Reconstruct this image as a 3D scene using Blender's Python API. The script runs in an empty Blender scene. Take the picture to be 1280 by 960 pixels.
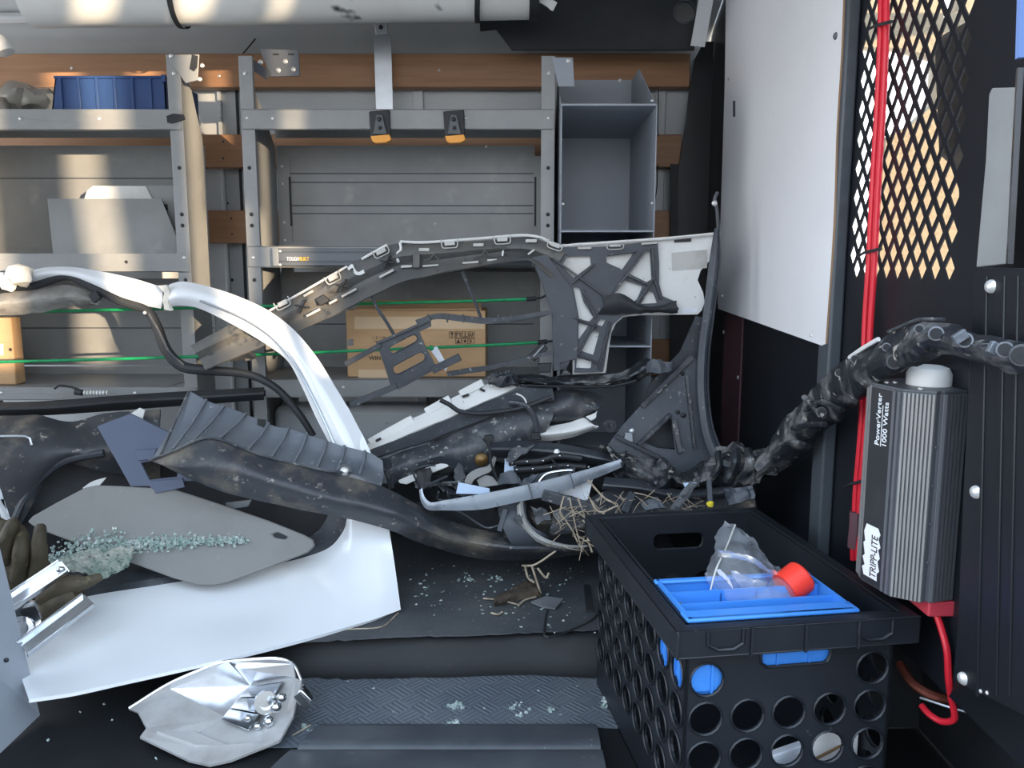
import bpy, bmesh, math, random
from mathutils import Vector, Matrix, noise
from mathutils.geometry import tessellate_polygon
random.seed(7)
SC = bpy.context.scene
COL = SC.collection
R = math.radians
# ------------------------------------------------------------------ camera
PITCH, FPX, CH = R(8.0), 1000.0, 0.66          # van floor is z = 0, the lens stands 0.66 m above it
cam_d = bpy.data.cameras.new('camera')
cam = bpy.data.objects.new('camera', cam_d)
COL.objects.link(cam)
cam.location = (0, 0, CH)
cam.rotation_euler = (math.pi / 2 - PITCH, 0, 0)
cam_d.sensor_width = 36.0
cam_d.lens = 36.0 * FPX / 1280.0
cam_d.clip_start = 0.02
SC.camera = cam
# ------------------------------------------------------------------ sky, sun, exposure
W = bpy.data.worlds.new('sky')
SC.world = W
W.use_nodes = True
nt = W.node_tree
bg = nt.nodes['Background']
tcw = nt.nodes.new('ShaderNodeTexCoord')
sep = nt.nodes.new('ShaderNodeSeparateXYZ')
rmp = nt.nodes.new('ShaderNodeValToRGB')
nt.links.new(tcw.outputs['Generated'], sep.inputs[0])
nt.links.new(sep.outputs['Z'], rmp.inputs[0])
rmp.color_ramp.elements[0].position = 0.0
rmp.color_ramp.elements[0].color = (0.93, 0.93, 0.95, 1)
rmp.color_ramp.elements[1].position = 0.55
rmp.color_ramp.elements[1].color = (0.64, 0.80, 1.0, 1)
nt.links.new(rmp.outputs[0], bg.inputs['Color'])
bg.inputs['Strength'].default_value = 2.6
sun_d = bpy.data.lights.new('sun', 'SUN')
sun = bpy.data.objects.new('sun', sun_d)
COL.objects.link(sun)
sun.location = (6, -8, 3)
SUN_DIR = Vector((-0.60, 0.80, -0.055))
sun.rotation_euler = SUN_DIR.to_track_quat('-Z', 'Y').to_euler()
sun_d.energy = 6.5
sun_d.color = (1.0, 0.76, 0.50)
sun_d.angle = R(0.53)
vs = SC.view_settings
vs.view_transform = 'Standard'
vs.look = 'None'
vs.exposure = 0.70
vs.gamma = 1.0
vs.use_curve_mapping = False


# ------------------------------------------------------------------ pixel rays -> world points
def ray(px, py):
    u, v = (px - 640) / FPX, (480 - py) / FPX
    c, s = math.cos(PITCH), math.sin(PITCH)
    return Vector((u, c + v * s, -s + v * c))


def P(px, py, Y):
    d = ray(px, py)
    return Vector((0, 0, CH)) + d * (Y / d.y)


def PX(px, py, X):
    d = ray(px, py)
    return Vector((0, 0, CH)) + d * (X / d.x)


def PZ(px, py, Z):
    d = ray(px, py)
    return Vector((0, 0, CH)) + d * ((Z - CH) / d.z)


def L(Y, pts):
    """list of (px, py[, Y]) -> world points"""
    return [P(p[0], p[1], p[2] if len(p) > 2 else Y) for p in pts]


def S(r, g, b):
    f = lambda c: c / 12.92 if c <= 0.04045 else ((c + 0.055) / 1.055) ** 2.4
    return (f(r / 255), f(g / 255), f(b / 255))


# ------------------------------------------------------------------ materials
def M(name, c, r=0.5, m=0.0, c2=None, s=8, lo=0.45, hi=0.7, bump=0.0, bs=60, spec=0.5, coat=0.0,
      alpha=1.0, trans=0.0, ior=1.45, stretch=None, r2=None, c3=None, s3=60, lo3=.62, hi3=.72):
    mt = bpy.data.materials.new(name)
    mt.use_nodes = True
    t = mt.node_tree
    b = t.nodes['Principled BSDF']
    b.inputs['Base Color'].default_value = (*c, 1)
    b.inputs['Roughness'].default_value = r
    b.inputs['Metallic'].default_value = m
    b.inputs['Specular IOR Level'].default_value = spec
    b.inputs['Coat Weight'].default_value = coat
    b.inputs['Alpha'].default_value = alpha
    b.inputs['Transmission Weight'].default_value = trans
    b.inputs['IOR'].default_value = ior
    tc = t.nodes.new('ShaderNodeTexCoord')
    src = tc.outputs['Object']
    if stretch:
        mp = t.nodes.new('ShaderNodeMapping')
        mp.inputs['Scale'].default_value = stretch
        t.links.new(src, mp.inputs[0])
        src = mp.outputs[0]

    def nz(scale, lo_, hi_, det=6):
        n = t.nodes.new('ShaderNodeTexNoise')
        n.inputs['Scale'].default_value = scale
        n.inputs['Detail'].default_value = det
        n.inputs['Roughness'].default_value = 0.62
        t.links.new(src, n.inputs['Vector'])
        mr = t.nodes.new('ShaderNodeMapRange')
        mr.inputs['From Min'].default_value = lo_
        mr.inputs['From Max'].default_value = hi_
        t.links.new(n.outputs['Fac'], mr.inputs['Value'])
        return mr.outputs[0]
    col = None
    if c2 is not None:
        f = nz(s, lo, hi)
        mx = t.nodes.new('ShaderNodeMix')
        mx.data_type = 'RGBA'
        mx.inputs['A'].default_value = (*c, 1)
        mx.inputs['B'].default_value = (*c2, 1)
        t.links.new(f, mx.inputs['Factor'])
        col = mx.outputs['Result']
        if r2 is not None:
            mr = t.nodes.new('ShaderNodeMapRange')
            mr.inputs['To Min'].default_value = r
            mr.inputs['To Max'].default_value = r2
            t.links.new(f, mr.inputs['Value'])
            t.links.new(mr.outputs[0], b.inputs['Roughness'])
    if c3 is not None:
        f = nz(s3, lo3, hi3, 3)
        mx = t.nodes.new('ShaderNodeMix')
        mx.data_type = 'RGBA'
        mx.inputs['A'].default_value = (*c, 1)
        mx.inputs['B'].default_value = (*c3, 1)
        if col:
            t.links.new(col, mx.inputs['A'])
        t.links.new(f, mx.inputs['Factor'])
        col = mx.outputs['Result']
    if col:
        t.links.new(col, b.inputs['Base Color'])
    if bump > 0:
        n = t.nodes.new('ShaderNodeTexNoise')
        n.inputs['Scale'].default_value = bs
        n.inputs['Detail'].default_value = 4
        t.links.new(src, n.inputs['Vector'])
        bp = t.nodes.new('ShaderNodeBump')
        bp.inputs['Strength'].default_value = bump
        bp.inputs['Distance'].default_value = 0.004
        t.links.new(n.outputs['Fac'], bp.inputs['Height'])
        t.links.new(bp.outputs[0], b.inputs['Normal'])
    return mt


def rubber_floor():
    """black ribbed rubber mat: short ribs woven in alternating directions, dusty"""
    mt = M('rubber_mat', S(84, 91, 99), 0.55, 0, S(104, 109, 114), 5, .42, .8, c3=S(110, 112, 110), s3=160, lo3=.68, hi3=.78)
    t = mt.node_tree
    b = t.nodes['Principled BSDF']
    tc = t.nodes.new('ShaderNodeTexCoord')
    mp = t.nodes.new('ShaderNodeMapping')
    mp.inputs['Rotation'].default_value = (0, 0, R(45))
    t.links.new(tc.outputs['Object'], mp.inputs[0])
    ck = t.nodes.new('ShaderNodeTexChecker')
    ck.inputs['Scale'].default_value = 28
    t.links.new(mp.outputs[0], ck.inputs['Vector'])
    ws = []
    for d in ('X', 'Y'):
        w = t.nodes.new('ShaderNodeTexWave')
        w.bands_direction = d
        w.inputs['Scale'].default_value = 36
        t.links.new(mp.outputs[0], w.inputs['Vector'])
        ws.append(w)
    mx = t.nodes.new('ShaderNodeMix')
    mx.data_type = 'RGBA'
    t.links.new(ck.outputs['Fac'], mx.inputs['Factor'])
    t.links.new(ws[0].outputs['Color'], mx.inputs['A'])
    t.links.new(ws[1].outputs['Color'], mx.inputs['B'])
    bp = t.nodes.new('ShaderNodeBump')
    bp.inputs['Strength'].default_value = 0.5
    bp.inputs['Distance'].default_value = 0.002
    t.links.new(mx.outputs['Result'], bp.inputs['Height'])
    t.links.new(bp.outputs[0], b.inputs['Normal'])
    return mt


def wood_mat():
    mt = M('varnished_wood', S(164, 124, 92), 0.5, 0, S(136, 100, 72), 5, .3, .75, stretch=(0.8, 12, 12))
    return mt


def clear_mat(name, tint, alpha, rough=0.15):
    """thin clear film or glass: part see-through, part glossy"""
    mt = bpy.data.materials.new(name)
    mt.use_nodes = True
    t = mt.node_tree
    b = t.nodes['Principled BSDF']
    b.inputs['Base Color'].default_value = (*tint, 1)
    b.inputs['Roughness'].default_value = rough
    b.inputs['Alpha'].default_value = alpha
    b.inputs['Specular IOR Level'].default_value = 1.0
    return mt


m_shelf = M('grey_shelf_paint', S(142, 144, 144), 0.45, 0, S(128, 130, 131), 6, .4, .7, c3=S(160, 160, 156), s3=14, lo3=.62, hi3=.85)
m_bin = M('slate_bin_paint', S(146, 153, 162), 0.5, 0, S(138, 145, 154), 5)
m_van = M('pale_grey_van_paint', S(190, 194, 196), 0.4, 0, S(176, 181, 184), 4, .4, .75, c3=S(120, 122, 122), s3=30, lo3=.7, hi3=.8)
m_wood = wood_mat()
m_black = M('black_bulkhead_paint', S(22, 25, 31), 0.42, 0, S(27, 30, 35), 6, .4, .8, c3=S(84, 84, 86), s3=26, lo3=.72, hi3=.77)
m_headliner = M('black_headliner', S(40, 43, 47), 0.8, 0, S(52, 54, 56), 7)
m_post = M('dark_grey_post', S(72, 78, 84), 0.4, 0, S(58, 62, 68), 4)
m_maroon = M('maroon_strip', S(92, 62, 68), 0.6, 0, S(80, 56, 62), 10)
m_plast = M('black_plastic', S(52, 56, 62), 0.38, 0, S(76, 80, 86), 9, .42, .72, c3=S(138, 140, 140), s3=90, lo3=.65, hi3=.74, bump=.15, bs=30)
m_dusty = M('dusty_black_plastic', S(54, 58, 64), 0.45, 0, S(108, 110, 110), 12, .46, .72, c3=S(160, 160, 156), s3=75, lo3=.61, hi3=.72, bump=.4, bs=45)
m_muddy = M('muddy_black_plastic', S(54, 57, 62), 0.42, 0, S(118, 110, 99), 10, .5, .72, c3=S(156, 150, 140), s3=55, lo3=.63, hi3=.74, bump=.4, bs=40)
m_arch = M('moulded_grey_plastic', S(58, 64, 72), 0.45, 0, S(76, 81, 88), 9, .4, .72, c3=S(140, 142, 142), s3=80, lo3=.64, hi3=.74, bump=.15, bs=50)
m_crush = M('scraped_black_plastic', S(36, 39, 44), 0.4, 0, S(112, 113, 114), 17, .5, .64, c3=S(164, 160, 152), s3=48, lo3=.62, hi3=.69, bump=.9, bs=38)
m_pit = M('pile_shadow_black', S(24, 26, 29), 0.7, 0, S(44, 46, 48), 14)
m_deep = M('matt_black_plastic', S(34, 36, 40), 0.6, 0, S(48, 50, 52), 9)
m_liner = M('scuffed_liner_plastic', S(96, 102, 110), 0.45, 0, S(108, 112, 116), 6, .45, .75, c3=S(160, 162, 162), s3=75, lo3=.66, hi3=.74, bump=.12, bs=80)
m_web = M('grey_plastic_web', S(70, 75, 82), 0.5, 0, S(60, 65, 71), 9, .4, .75, c3=S(158, 154, 146), s3=50, lo3=.66, hi3=.8)
m_carrier = M('grime_grey_plastic', S(80, 81, 82), 0.5, 0, S(104, 100, 92), 8, .4, .75, c3=S(60, 62, 64), s3=30, lo3=.6, hi3=.7)
m_whitepl = M('dirty_white_plastic', S(218, 219, 217), 0.5, 0, S(190, 186, 178), 9, .5, .8, c3=S(120, 116, 108), s3=60, lo3=.7, hi3=.78)
m_white = M('white_car_paint', S(228, 231, 234), 0.16, 0, coat=.6)
m_whitefoam = M('white_foam', S(226, 222, 212), 0.8, 0, S(196, 190, 178), 30, bump=.6, bs=60)
m_slate = M('slate_blue_plastic', S(84, 92, 112), 0.5, 0, S(76, 84, 102), 6)
m_visor = M('pale_grey_vinyl', S(126, 126, 124), 0.6, 0, S(116, 115, 112), 5, c3=S(144, 144, 140), s3=80, lo3=.68, hi3=.74)
m_glove = M('olive_leather', S(74, 66, 50), 0.65, 0, S(50, 45, 35), 22, .35, .7, c3=S(110, 98, 72), s3=45, lo3=.62, hi3=.75, bump=.35, bs=70)
m_chrome = M('polished_aluminium', S(206, 210, 214), 0.14, 1.0, S(170, 174, 180), 8)
m_trimsil = M('scuffed_silver_trim', S(168, 176, 186), 0.36, .55, S(110, 116, 124), 14, .5, .75, c3=S(90, 94, 100), s3=60, lo3=.66, hi3=.74)
m_lamp = M('vacuum_metal_reflector', S(232, 234, 238), 0.2, .85, S(206, 206, 206), 12, .5, .75)
m_lampgrey = M('frosted_reflector', S(182, 181, 180), 0.4, .25, S(150, 148, 146), 10)
m_zinc = M('zinc_screw', S(206, 206, 204), 0.35, .5)
m_steel = M('galvanised_steel', S(186, 192, 198), 0.35, .7, S(160, 166, 172), 6)
m_bracket = M('grey_steel_bracket', S(92, 96, 102), 0.45, .3)
m_card = M('cardboard', S(186, 152, 114), 0.8, 0, S(172, 138, 102), 5, stretch=(1, 1, 6))
m_tape = M('paper_tape', S(206, 180, 146), 0.6, 0, S(194, 168, 134), 6)
m_ink = M('black_ink', S(58, 48, 42), 0.8)
m_blue = M('blue_plastic', S(64, 136, 220), 0.4, 0, S(56, 124, 208), 4)
m_binblue = M('blue_bin_plastic', S(44, 72, 122), 0.45, 0, S(38, 64, 110), 4)
m_green = M('green_cord', S(22, 140, 86), 0.5, 0, S(16, 118, 72), 50)
m_red = M('red_cable', S(206, 36, 52), 0.35)
m_redcap = M('red_plastic_cap', S(236, 62, 48), 0.4)
m_pink = M('red_inverter_base', S(190, 62, 76), 0.5)
m_orange = M('orange_plastic', S(236, 160, 60), 0.45)
m_board = M('whiteboard_enamel', S(240, 241, 244), 0.3, 0, S(234, 236, 240), 3)
m_raw = M('raw_board_edge', S(150, 120, 92), 0.8)
m_crate = M('black_crate_plastic', S(26, 30, 36), 0.42, 0, S(36, 40, 46), 9, .45, .8, c3=S(80, 82, 84), s3=60, lo3=.7, hi3=.76)
m_fin = M('ribbed_dark_aluminium', S(150, 149, 147), 0.45, .3, S(128, 126, 122), 6, stretch=(1, 1, .15))
m_find = M('dark_ribbed_aluminium', S(104, 107, 112), 0.45, .4)
m_ink_w = M('white_print', S(226, 228, 230), 0.6)
m_yel = M('yellow_print', S(240, 196, 40), 0.6)
m_plasticw = M('white_cap_plastic', S(238, 238, 236), 0.4)
m_paper = M('white_paper', S(222, 226, 232), 0.7, 0, S(196, 204, 218), 12)
m_palepl = M('pale_blue_plastic', S(188, 208, 232), 0.4)
m_twig = M('dry_straw', S(176, 162, 142), 0.8, 0, S(116, 102, 84), 40)
m_bark = M('dry_bark', S(70, 62, 54), 0.9, 0, S(96, 84, 70), 40, bump=.6)
m_glass = M('tempered_glass_crumb', S(230, 238, 235), 0.08, 0, S(184, 212, 204), 60, .35, .65, trans=.55, ior=1.45)
m_film = clear_mat('clear_film', S(220, 228, 238), 0.10, .06)
m_ring = M('dull_steel_ring', S(118, 124, 132), 0.45, .3, S(80, 84, 90), 30)
m_lip = M('grey_white_plastic', S(184, 184, 180), 0.5, 0, S(150, 148, 142), 12)
m_crack = M('shattered_glass_sheet', S(186, 188, 178), 0.3, 0, S(126, 148, 136), 45, .4, .62, bump=1.0, bs=160, trans=.3, c3=S(60, 84, 76), s3=120, lo3=.6, hi3=.66)
m_foamg = M('grey_felt_foam', S(150, 148, 144), 0.9, 0, S(104, 102, 98), 16, .4, .7, bump=.4, bs=60)
m_bag = clear_mat('dusty_film', S(150, 146, 138), 0.6, .3)
m_pane = clear_mat('window_glass', S(235, 240, 240), 0.12, .03)
m_tan = M('tan_cab_trim', S(134, 122, 102), 0.8, 0, S(116, 104, 84), 110, bump=.3, bs=200)
m_seat = M('grey_seat_cloth', S(88, 86, 86), 0.9, 0, S(70, 68, 68), 40)
m_concrete = M('pale_concrete', S(150, 148, 142), 0.9, 0, S(128, 126, 120), 5, bump=.3)
m_asphalt = M('asphalt', S(96, 97, 99), 0.9, 0, S(76, 77, 80), 60)
m_floor = rubber_floor()
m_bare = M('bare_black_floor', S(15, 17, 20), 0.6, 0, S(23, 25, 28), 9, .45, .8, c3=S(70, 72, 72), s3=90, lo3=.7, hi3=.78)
m_mat_dusty = M('dusty_rubber_mat', S(58, 62, 67), 0.7, 0, S(84, 86, 88), 5, .4, .75, c3=S(104, 106, 106), s3=110, lo3=.62, hi3=.76, bump=.15, bs=140)
m_tube = M('scuffed_white_tube', S(214, 216, 214), 0.5, 0, S(206, 206, 202), 6, c3=S(52, 52, 52), s3=9, lo3=.67, hi3=.74)
m_rust = M('copper_pipe', S(120, 66, 54), 0.35, .5)
m_yellowbit = M('yellow_plastic', S(226, 206, 60), 0.5)


# ------------------------------------------------------------------ mesh builder
def cr(pts, n):
    """Catmull-Rom resample of points to n samples"""
    pts = [Vector(p) for p in pts]
    k = len(pts)
    if k == 1:
        return [pts[0].copy() for _ in range(n)]
    seg = [0.0]
    for i in range(1, k):
        seg.append(seg[-1] + max((pts[i] - pts[i - 1]).length, 1e-6))
    out = []
    for j in range(n):
        d = seg[-1] * j / (n - 1)
        i = 0
        while i < k - 2 and d > seg[i + 1]:
            i += 1
        t = (d - seg[i]) / (seg[i + 1] - seg[i])
        p0 = pts[i - 1] if i > 0 else pts[i] * 2 - pts[i + 1]
        p1, p2 = pts[i], pts[i + 1]
        p3 = pts[i + 2] if i + 2 < k else pts[i + 1] * 2 - pts[i]
        m1, m2 = (p2 - p0) * .5, (p3 - p1) * .5
        ln = (p2 - p1).length
        if m1.length > ln: m1 = m1.normalized() * ln
        if m2.length > ln: m2 = m2.normalized() * ln
        a, b = t * t * t, t * t
        out.append(p1 * (2 * a - 3 * b + 1) + m1 * (a - 2 * b + t) + p2 * (-2 * a + 3 * b) + m2 * (a - b))
    return out


class MB:
    def __init__(s):
        s.v, s.f = [], []

    def add(s, vs_, fs):
        o = len(s.v)
        s.v += [Vector(p) for p in vs_]
        s.f += [tuple(i + o for i in f) for f in fs]
        return s

    def box(s, a, b):
        x0, y0, z0 = a
        x1, y1, z1 = b
        return s.add([(x0, y0, z0), (x1, y0, z0), (x1, y1, z0), (x0, y1, z0), (x0, y0, z1), (x1, y0, z1), (x1, y1, z1), (x0, y1, z1)],
                     [(0, 3, 2, 1), (4, 5, 6, 7), (0, 1, 5, 4), (1, 2, 6, 5), (2, 3, 7, 6), (3, 0, 4, 7)])

    def hexa(s, q, d):
        """quad q (4 points) extruded by vector d"""
        q = [Vector(p) for p in q]
        d = Vector(d)
        return s.add(q + [p + d for p in q], [(0, 1, 2, 3), (7, 6, 5, 4), (0, 4, 5, 1), (1, 5, 6, 2), (2, 6, 7, 3), (3, 7, 4, 0)])

    def bar(s, a, b, w, h, up=(0, -1, 0)):
        a, b = Vector(a), Vector(b)
        d = (b - a).normalized()
        u = Vector(up)
        x = d.cross(u)
        if x.length < 1e-4:
            x = d.cross(Vector((1, 0, 0)))
        x.normalize()
        u = x.cross(d).normalized()
        x, u = x * (w / 2), u * (h / 2)
        return s.add([a - x - u, a + x - u, a + x + u, a - x + u, b - x - u, b + x - u, b + x + u, b - x + u],
                     [(0, 1, 2, 3), (7, 6, 5, 4), (0, 4, 5, 1), (1, 5, 6, 2), (2, 6, 7, 3), (3, 7, 4, 0)])

    def tube(s, pts, r, n=8, k=None, noise_amp=0):
        pts = [Vector(p) for p in pts]
        if k is None:
            k = max(2, (len(pts) - 1) * 5 + 1) if len(pts) > 2 else 2
        rr = r if isinstance(r, (list, tuple)) else None
        c = cr(pts, k)
        rad = [p.x for p in cr([Vector((q, 0, i * .001)) for i, q in enumerate(rr)], k)] if rr else [r] * k
        o = len(s.v)
        up = Vector((0, 0, 1))
        prev = None
        for i in range(k):
            d = (c[min(i + 1, k - 1)] - c[max(i - 1, 0)]).normalized()
            x = d.cross(up) if prev is None else prev - d * prev.dot(d)
            if x.length < 1e-3:
                x = d.cross(Vector((1, 0, 0)))
            x.normalize()
            prev = x
            y = d.cross(x)
            for j in range(n):
                a = 2 * math.pi * j / n
                q = c[i] + (x * math.cos(a) + y * math.sin(a)) * rad[i]
                if noise_amp:
                    q += noise.noise_vector(q * 40) * noise_amp
                s.v.append(q)
        for i in range(k - 1):
            for j in range(n):
                s.f.append((o + i * n + j, o + i * n + (j + 1) % n, o + (i + 1) * n + (j + 1) % n, o + (i + 1) * n + j))
        s.f.append(tuple(o + j for j in range(n))[::-1])
        s.f.append(tuple(o + (k - 1) * n + j for j in range(n)))
        return s

    def lathe(s, c, axis, prof, n=16):
        """prof: list of (radius, height along axis)"""
        c, ax = Vector(c), Vector(axis).normalized()
        x = ax.orthogonal().normalized()
        y = ax.cross(x)
        o = len(s.v)
        for r, h in prof:
            for j in range(n):
                a = 2 * math.pi * j / n
                s.v.append(c + ax * h + (x * math.cos(a) + y * math.sin(a)) * r)
        for i in range(len(prof) - 1):
            for j in range(n):
                s.f.append((o + i * n + j, o + i * n + (j + 1) % n, o + (i + 1) * n + (j + 1) % n, o + (i + 1) * n + j))
        s.f.append(tuple(o + j for j in range(n))[::-1])
        s.f.append(tuple(o + (len(prof) - 1) * n + j for j in range(n)))
        return s

    def loft(s, rails, n=30, m=None, t=0.003, amp=0.0, fr=20, edge_amp=0.0):
        """sheet of thickness t through rails (lists of world points)"""
        if m is None:
            m = 2 if len(rails) == 2 else (len(rails) - 1) * 4 + 1
        rs = [cr(r, n) for r in rails]
        g = [cr([r[i] for r in rs], m) for i in range(n)]      # g[i][j]
        if amp or edge_amp:
            for i in range(n):
                for j in range(m):
                    g[i][j] = g[i][j] + noise.noise_vector(g[i][j] * fr) * amp + noise.noise_vector(g[i][j] * fr * 3.1) * (amp * .4)
                    if edge_amp and j in (0, m - 1):
                        g[i][j] = g[i][j] + noise.noise_vector(g[i][j] * 90) * edge_amp
        return s.sheet(g, t)

    def sheet(s, g, t):
        n, m = len(g), len(g[0])
        o = len(s.v)
        back = []
        for i in range(n):
            for j in range(m):
                du = g[min(i + 1, n - 1)][j] - g[max(i - 1, 0)][j]
                dv = g[i][min(j + 1, m - 1)] - g[i][max(j - 1, 0)]
                nn = du.cross(dv)
                back.append(nn.normalized() if nn.length > 1e-12 else Vector((0, 1, 0)))
        av = Vector((0, 0, 0))
        for q in back:
            av += q
        sg = 1 if av.y >= 0 else -1
        for i in range(n):
            for j in range(m):
                s.v.append(g[i][j].copy())
        for k in range(n * m):
            s.v.append(s.v[o + k] + back[k] * (t * sg))
        B = o + n * m
        ix = lambda i, j: i * m + j
        for i in range(n - 1):
            for j in range(m - 1):
                a, b, c, d = ix(i, j), ix(i + 1, j), ix(i + 1, j + 1), ix(i, j + 1)
                fa, fb = (o + a, o + b, o + c, o + d), (B + d, B + c, B + b, B + a)
                if sg > 0:
                    fa, fb = fa[::-1], fb[::-1]
                s.f += [fa, fb]
        lp = [ix(i, 0) for i in range(n)] + [ix(n - 1, j) for j in range(1, m)] + [ix(i, m - 1) for i in range(n - 2, -1, -1)] + [ix(0, j) for j in range(m - 2, 0, -1)]
        for k in range(len(lp)):
            a, b = lp[k], lp[(k + 1) % len(lp)]
            s.f.append((o + a, B + a, B + b, o + b) if sg > 0 else (o + b, B + b, B + a, o + a))
        return s

    def plate(s, outer, d, holes=()):
        """polygon (world points) with holes, extruded by vector d"""
        loops = [[Vector(p) for p in outer]] + [[Vector(p) for p in h] for h in holes]
        tri = tessellate_polygon(loops)
        flat = [p for lp in loops for p in lp]
        o, d = len(s.v), Vector(d)
        k = len(flat)
        s.v += [p.copy() for p in flat] + [p + d for p in flat]
        for a, b, c in tri:
            nn = (flat[b] - flat[a]).cross(flat[c] - flat[a])
            if nn.length < 1e-14:
                continue
            if nn.dot(d) > 0:
                a, c = c, a
            s.f += [(o + a, o + b, o + c), (o + k + c, o + k + b, o + k + a)]
        i0 = 0
        for lp in loops:
            q = len(lp)
            for i in range(q):
                a, b = o + i0 + i, o + i0 + (i + 1) % q
                s.f.append((a, a + k, b + k, b))
            i0 += q
        return s

    def blob(s, c, r, n=10, m=7, amp=0.0, fr=30, rot=None):
        c = Vector(c)
        r = Vector(r) if not isinstance(r, (int, float)) else Vector((r, r, r))
        o = len(s.v)
        s.v.append(c + Vector((0, 0, r.z)))
        for i in range(1, m):
            th = math.pi * i / m
            for j in range(n):
                ph = 2 * math.pi * j / n
                q = Vector((r.x * math.sin(th) * math.cos(ph), r.y * math.sin(th) * math.sin(ph), r.z * math.cos(th)))
                if rot:
                    q = rot @ q
                q = c + q
                if amp:
                    q += noise.noise_vector(q * fr) * amp
                s.v.append(q)
        s.v.append(c - Vector((0, 0, r.z)))
        for j in range(n):
            s.f.append((o, o + 1 + j, o + 1 + (j + 1) % n))
            e = o + 1 + (m - 2) * n
            s.f.append((e + (j + 1) % n, e + j, o + 1 + (m - 1) * n))
        for i in range(m - 2):
            for j in range(n):
                a = o + 1 + i * n + j
                b = o + 1 + i * n + (j + 1) % n
                s.f.append((a, a + n, b + n, b))
        return s

    def crumb(s, c, r):
        c = Vector(c)
        q = Matrix.Rotation(random.random() * 6.28, 3, Vector((random.random() - .5, random.random() - .5, random.random() - .5)).normalized())
        a, b, h = r * random.uniform(.6, 1), r * random.uniform(.6, 1), r * random.uniform(.4, .8)
        p = [c + q @ Vector((x * a, y * b, z * h)) for z in (-1, 1) for (x, y) in ((-1, -1), (1, -1), (1, 1), (-1, 1))]
        return s.add(p, [(0, 3, 2, 1), (4, 5, 6, 7), (0, 1, 5, 4), (1, 2, 6, 5), (2, 3, 7, 6), (3, 0, 4, 7)])


OFF = {}


def tag(o, label=None, cat=None, group=None, kind=None):
    if label: o['label'] = label
    if cat: o['category'] = cat
    if group: o['group'] = group
    if kind: o['kind'] = kind
    return o


def thing(name, base, label, cat, group=None):
    o = bpy.data.objects.new(name, None)
    o.empty_display_size = .05
    COL.objects.link(o)
    o.location = base
    OFF[o.name] = Vector(base)
    return tag(o, label, cat, group)


def obj(name, mb, mat, parent=None, bev=0.0, smooth=35, label=None, cat=None, group=None, kind=None, origin=None):
    me = bpy.data.meshes.new(name)
    if parent is None:
        if origin is None:
            xs = [p.x for p in mb.v]; ys = [p.y for p in mb.v]; zs = [p.z for p in mb.v]
            origin = Vector(((min(xs) + max(xs)) / 2, (min(ys) + max(ys)) / 2, min(zs)))
        off = Vector(origin)
    else:
        off = OFF[parent.name]
    me.from_pydata([p - off for p in mb.v], [], mb.f)
    bm = bmesh.new()
    bm.from_mesh(me)
    bmesh.ops.remove_doubles(bm, verts=bm.verts, dist=1e-6)
    bmesh.ops.recalc_face_normals(bm, faces=bm.faces)
    bm.to_mesh(me)
    bm.free()
    me.materials.append(mat)
    if smooth:
        me.polygons.foreach_set('use_smooth', [True] * len(me.polygons))
        me.set_sharp_from_angle(angle=R(smooth))
    o = bpy.data.objects.new(name, me)
    COL.objects.link(o)
    if parent is None:
        o.location = off
    else:
        o.parent = parent
    OFF[o.name] = off
    if bev:
        b = o.modifiers.new('bevel', 'BEVEL')
        b.width = bev
        b.segments = 2
        b.limit_method = 'ANGLE'
        b.angle_limit = R(40)
    return tag(o, label, cat, group, kind)


def text(name, body, size, at, xd, yd, mat, parent, align='LEFT', depth=.0004, sx=1.0):
    cu = bpy.data.curves.new(name, 'FONT')
    cu.body = body
    cu.size = size
    cu.align_x = align
    cu.extrude = depth
    tmp = bpy.data.objects.new(name, cu)
    COL.objects.link(tmp)
    bpy.context.view_layer.update()
    dg = bpy.context.evaluated_depsgraph_get()
    me0 = bpy.data.meshes.new_from_object(tmp.evaluated_get(dg))
    xd, yd = Vector(xd).normalized(), Vector(yd).normalized()
    zd = xd.cross(yd)
    mb = MB()
    mb.v = [Vector(at) + xd * v.co.x * sx + yd * v.co.y + zd * v.co.z for v in me0.vertices]
    mb.f = [tuple(p.vertices) for p in me0.polygons]
    bpy.data.objects.remove(tmp)
    bpy.data.curves.remove(cu)
    bpy.data.meshes.remove(me0)
    return obj(name, mb, mat, parent, smooth=0)


def dome(c, n, r, seg=10):
    return MB().lathe(c, n, [(r, 0), (r * .95, r * .3), (r * .6, r * .6), (r * .15, r * .72)], seg)


def circ(c, u, v, r, n=18):
    return [Vector(c) + Vector(u) * (r * math.cos(2 * math.pi * i / n)) + Vector(v) * (r * math.sin(2 * math.pi * i / n)) for i in range(n)]

# ================================================================== the van shell
X0, XL, YB = 0.54, -2.2, 2.32                     # bulkhead, rear end, far side wall


def struct(name, mb, mat, parent=None, **k):
    return obj(name, mb, mat, parent, kind=None if parent else 'structure', **k)


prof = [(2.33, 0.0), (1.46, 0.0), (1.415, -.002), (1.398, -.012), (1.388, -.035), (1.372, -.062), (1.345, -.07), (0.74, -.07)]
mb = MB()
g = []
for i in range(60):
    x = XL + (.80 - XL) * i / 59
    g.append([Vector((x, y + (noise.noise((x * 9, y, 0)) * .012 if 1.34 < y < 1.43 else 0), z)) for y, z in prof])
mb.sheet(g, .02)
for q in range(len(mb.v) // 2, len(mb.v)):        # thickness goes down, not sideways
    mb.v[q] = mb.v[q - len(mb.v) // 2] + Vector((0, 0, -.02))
floor = struct('floor', mb, m_bare, smooth=60)
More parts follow.
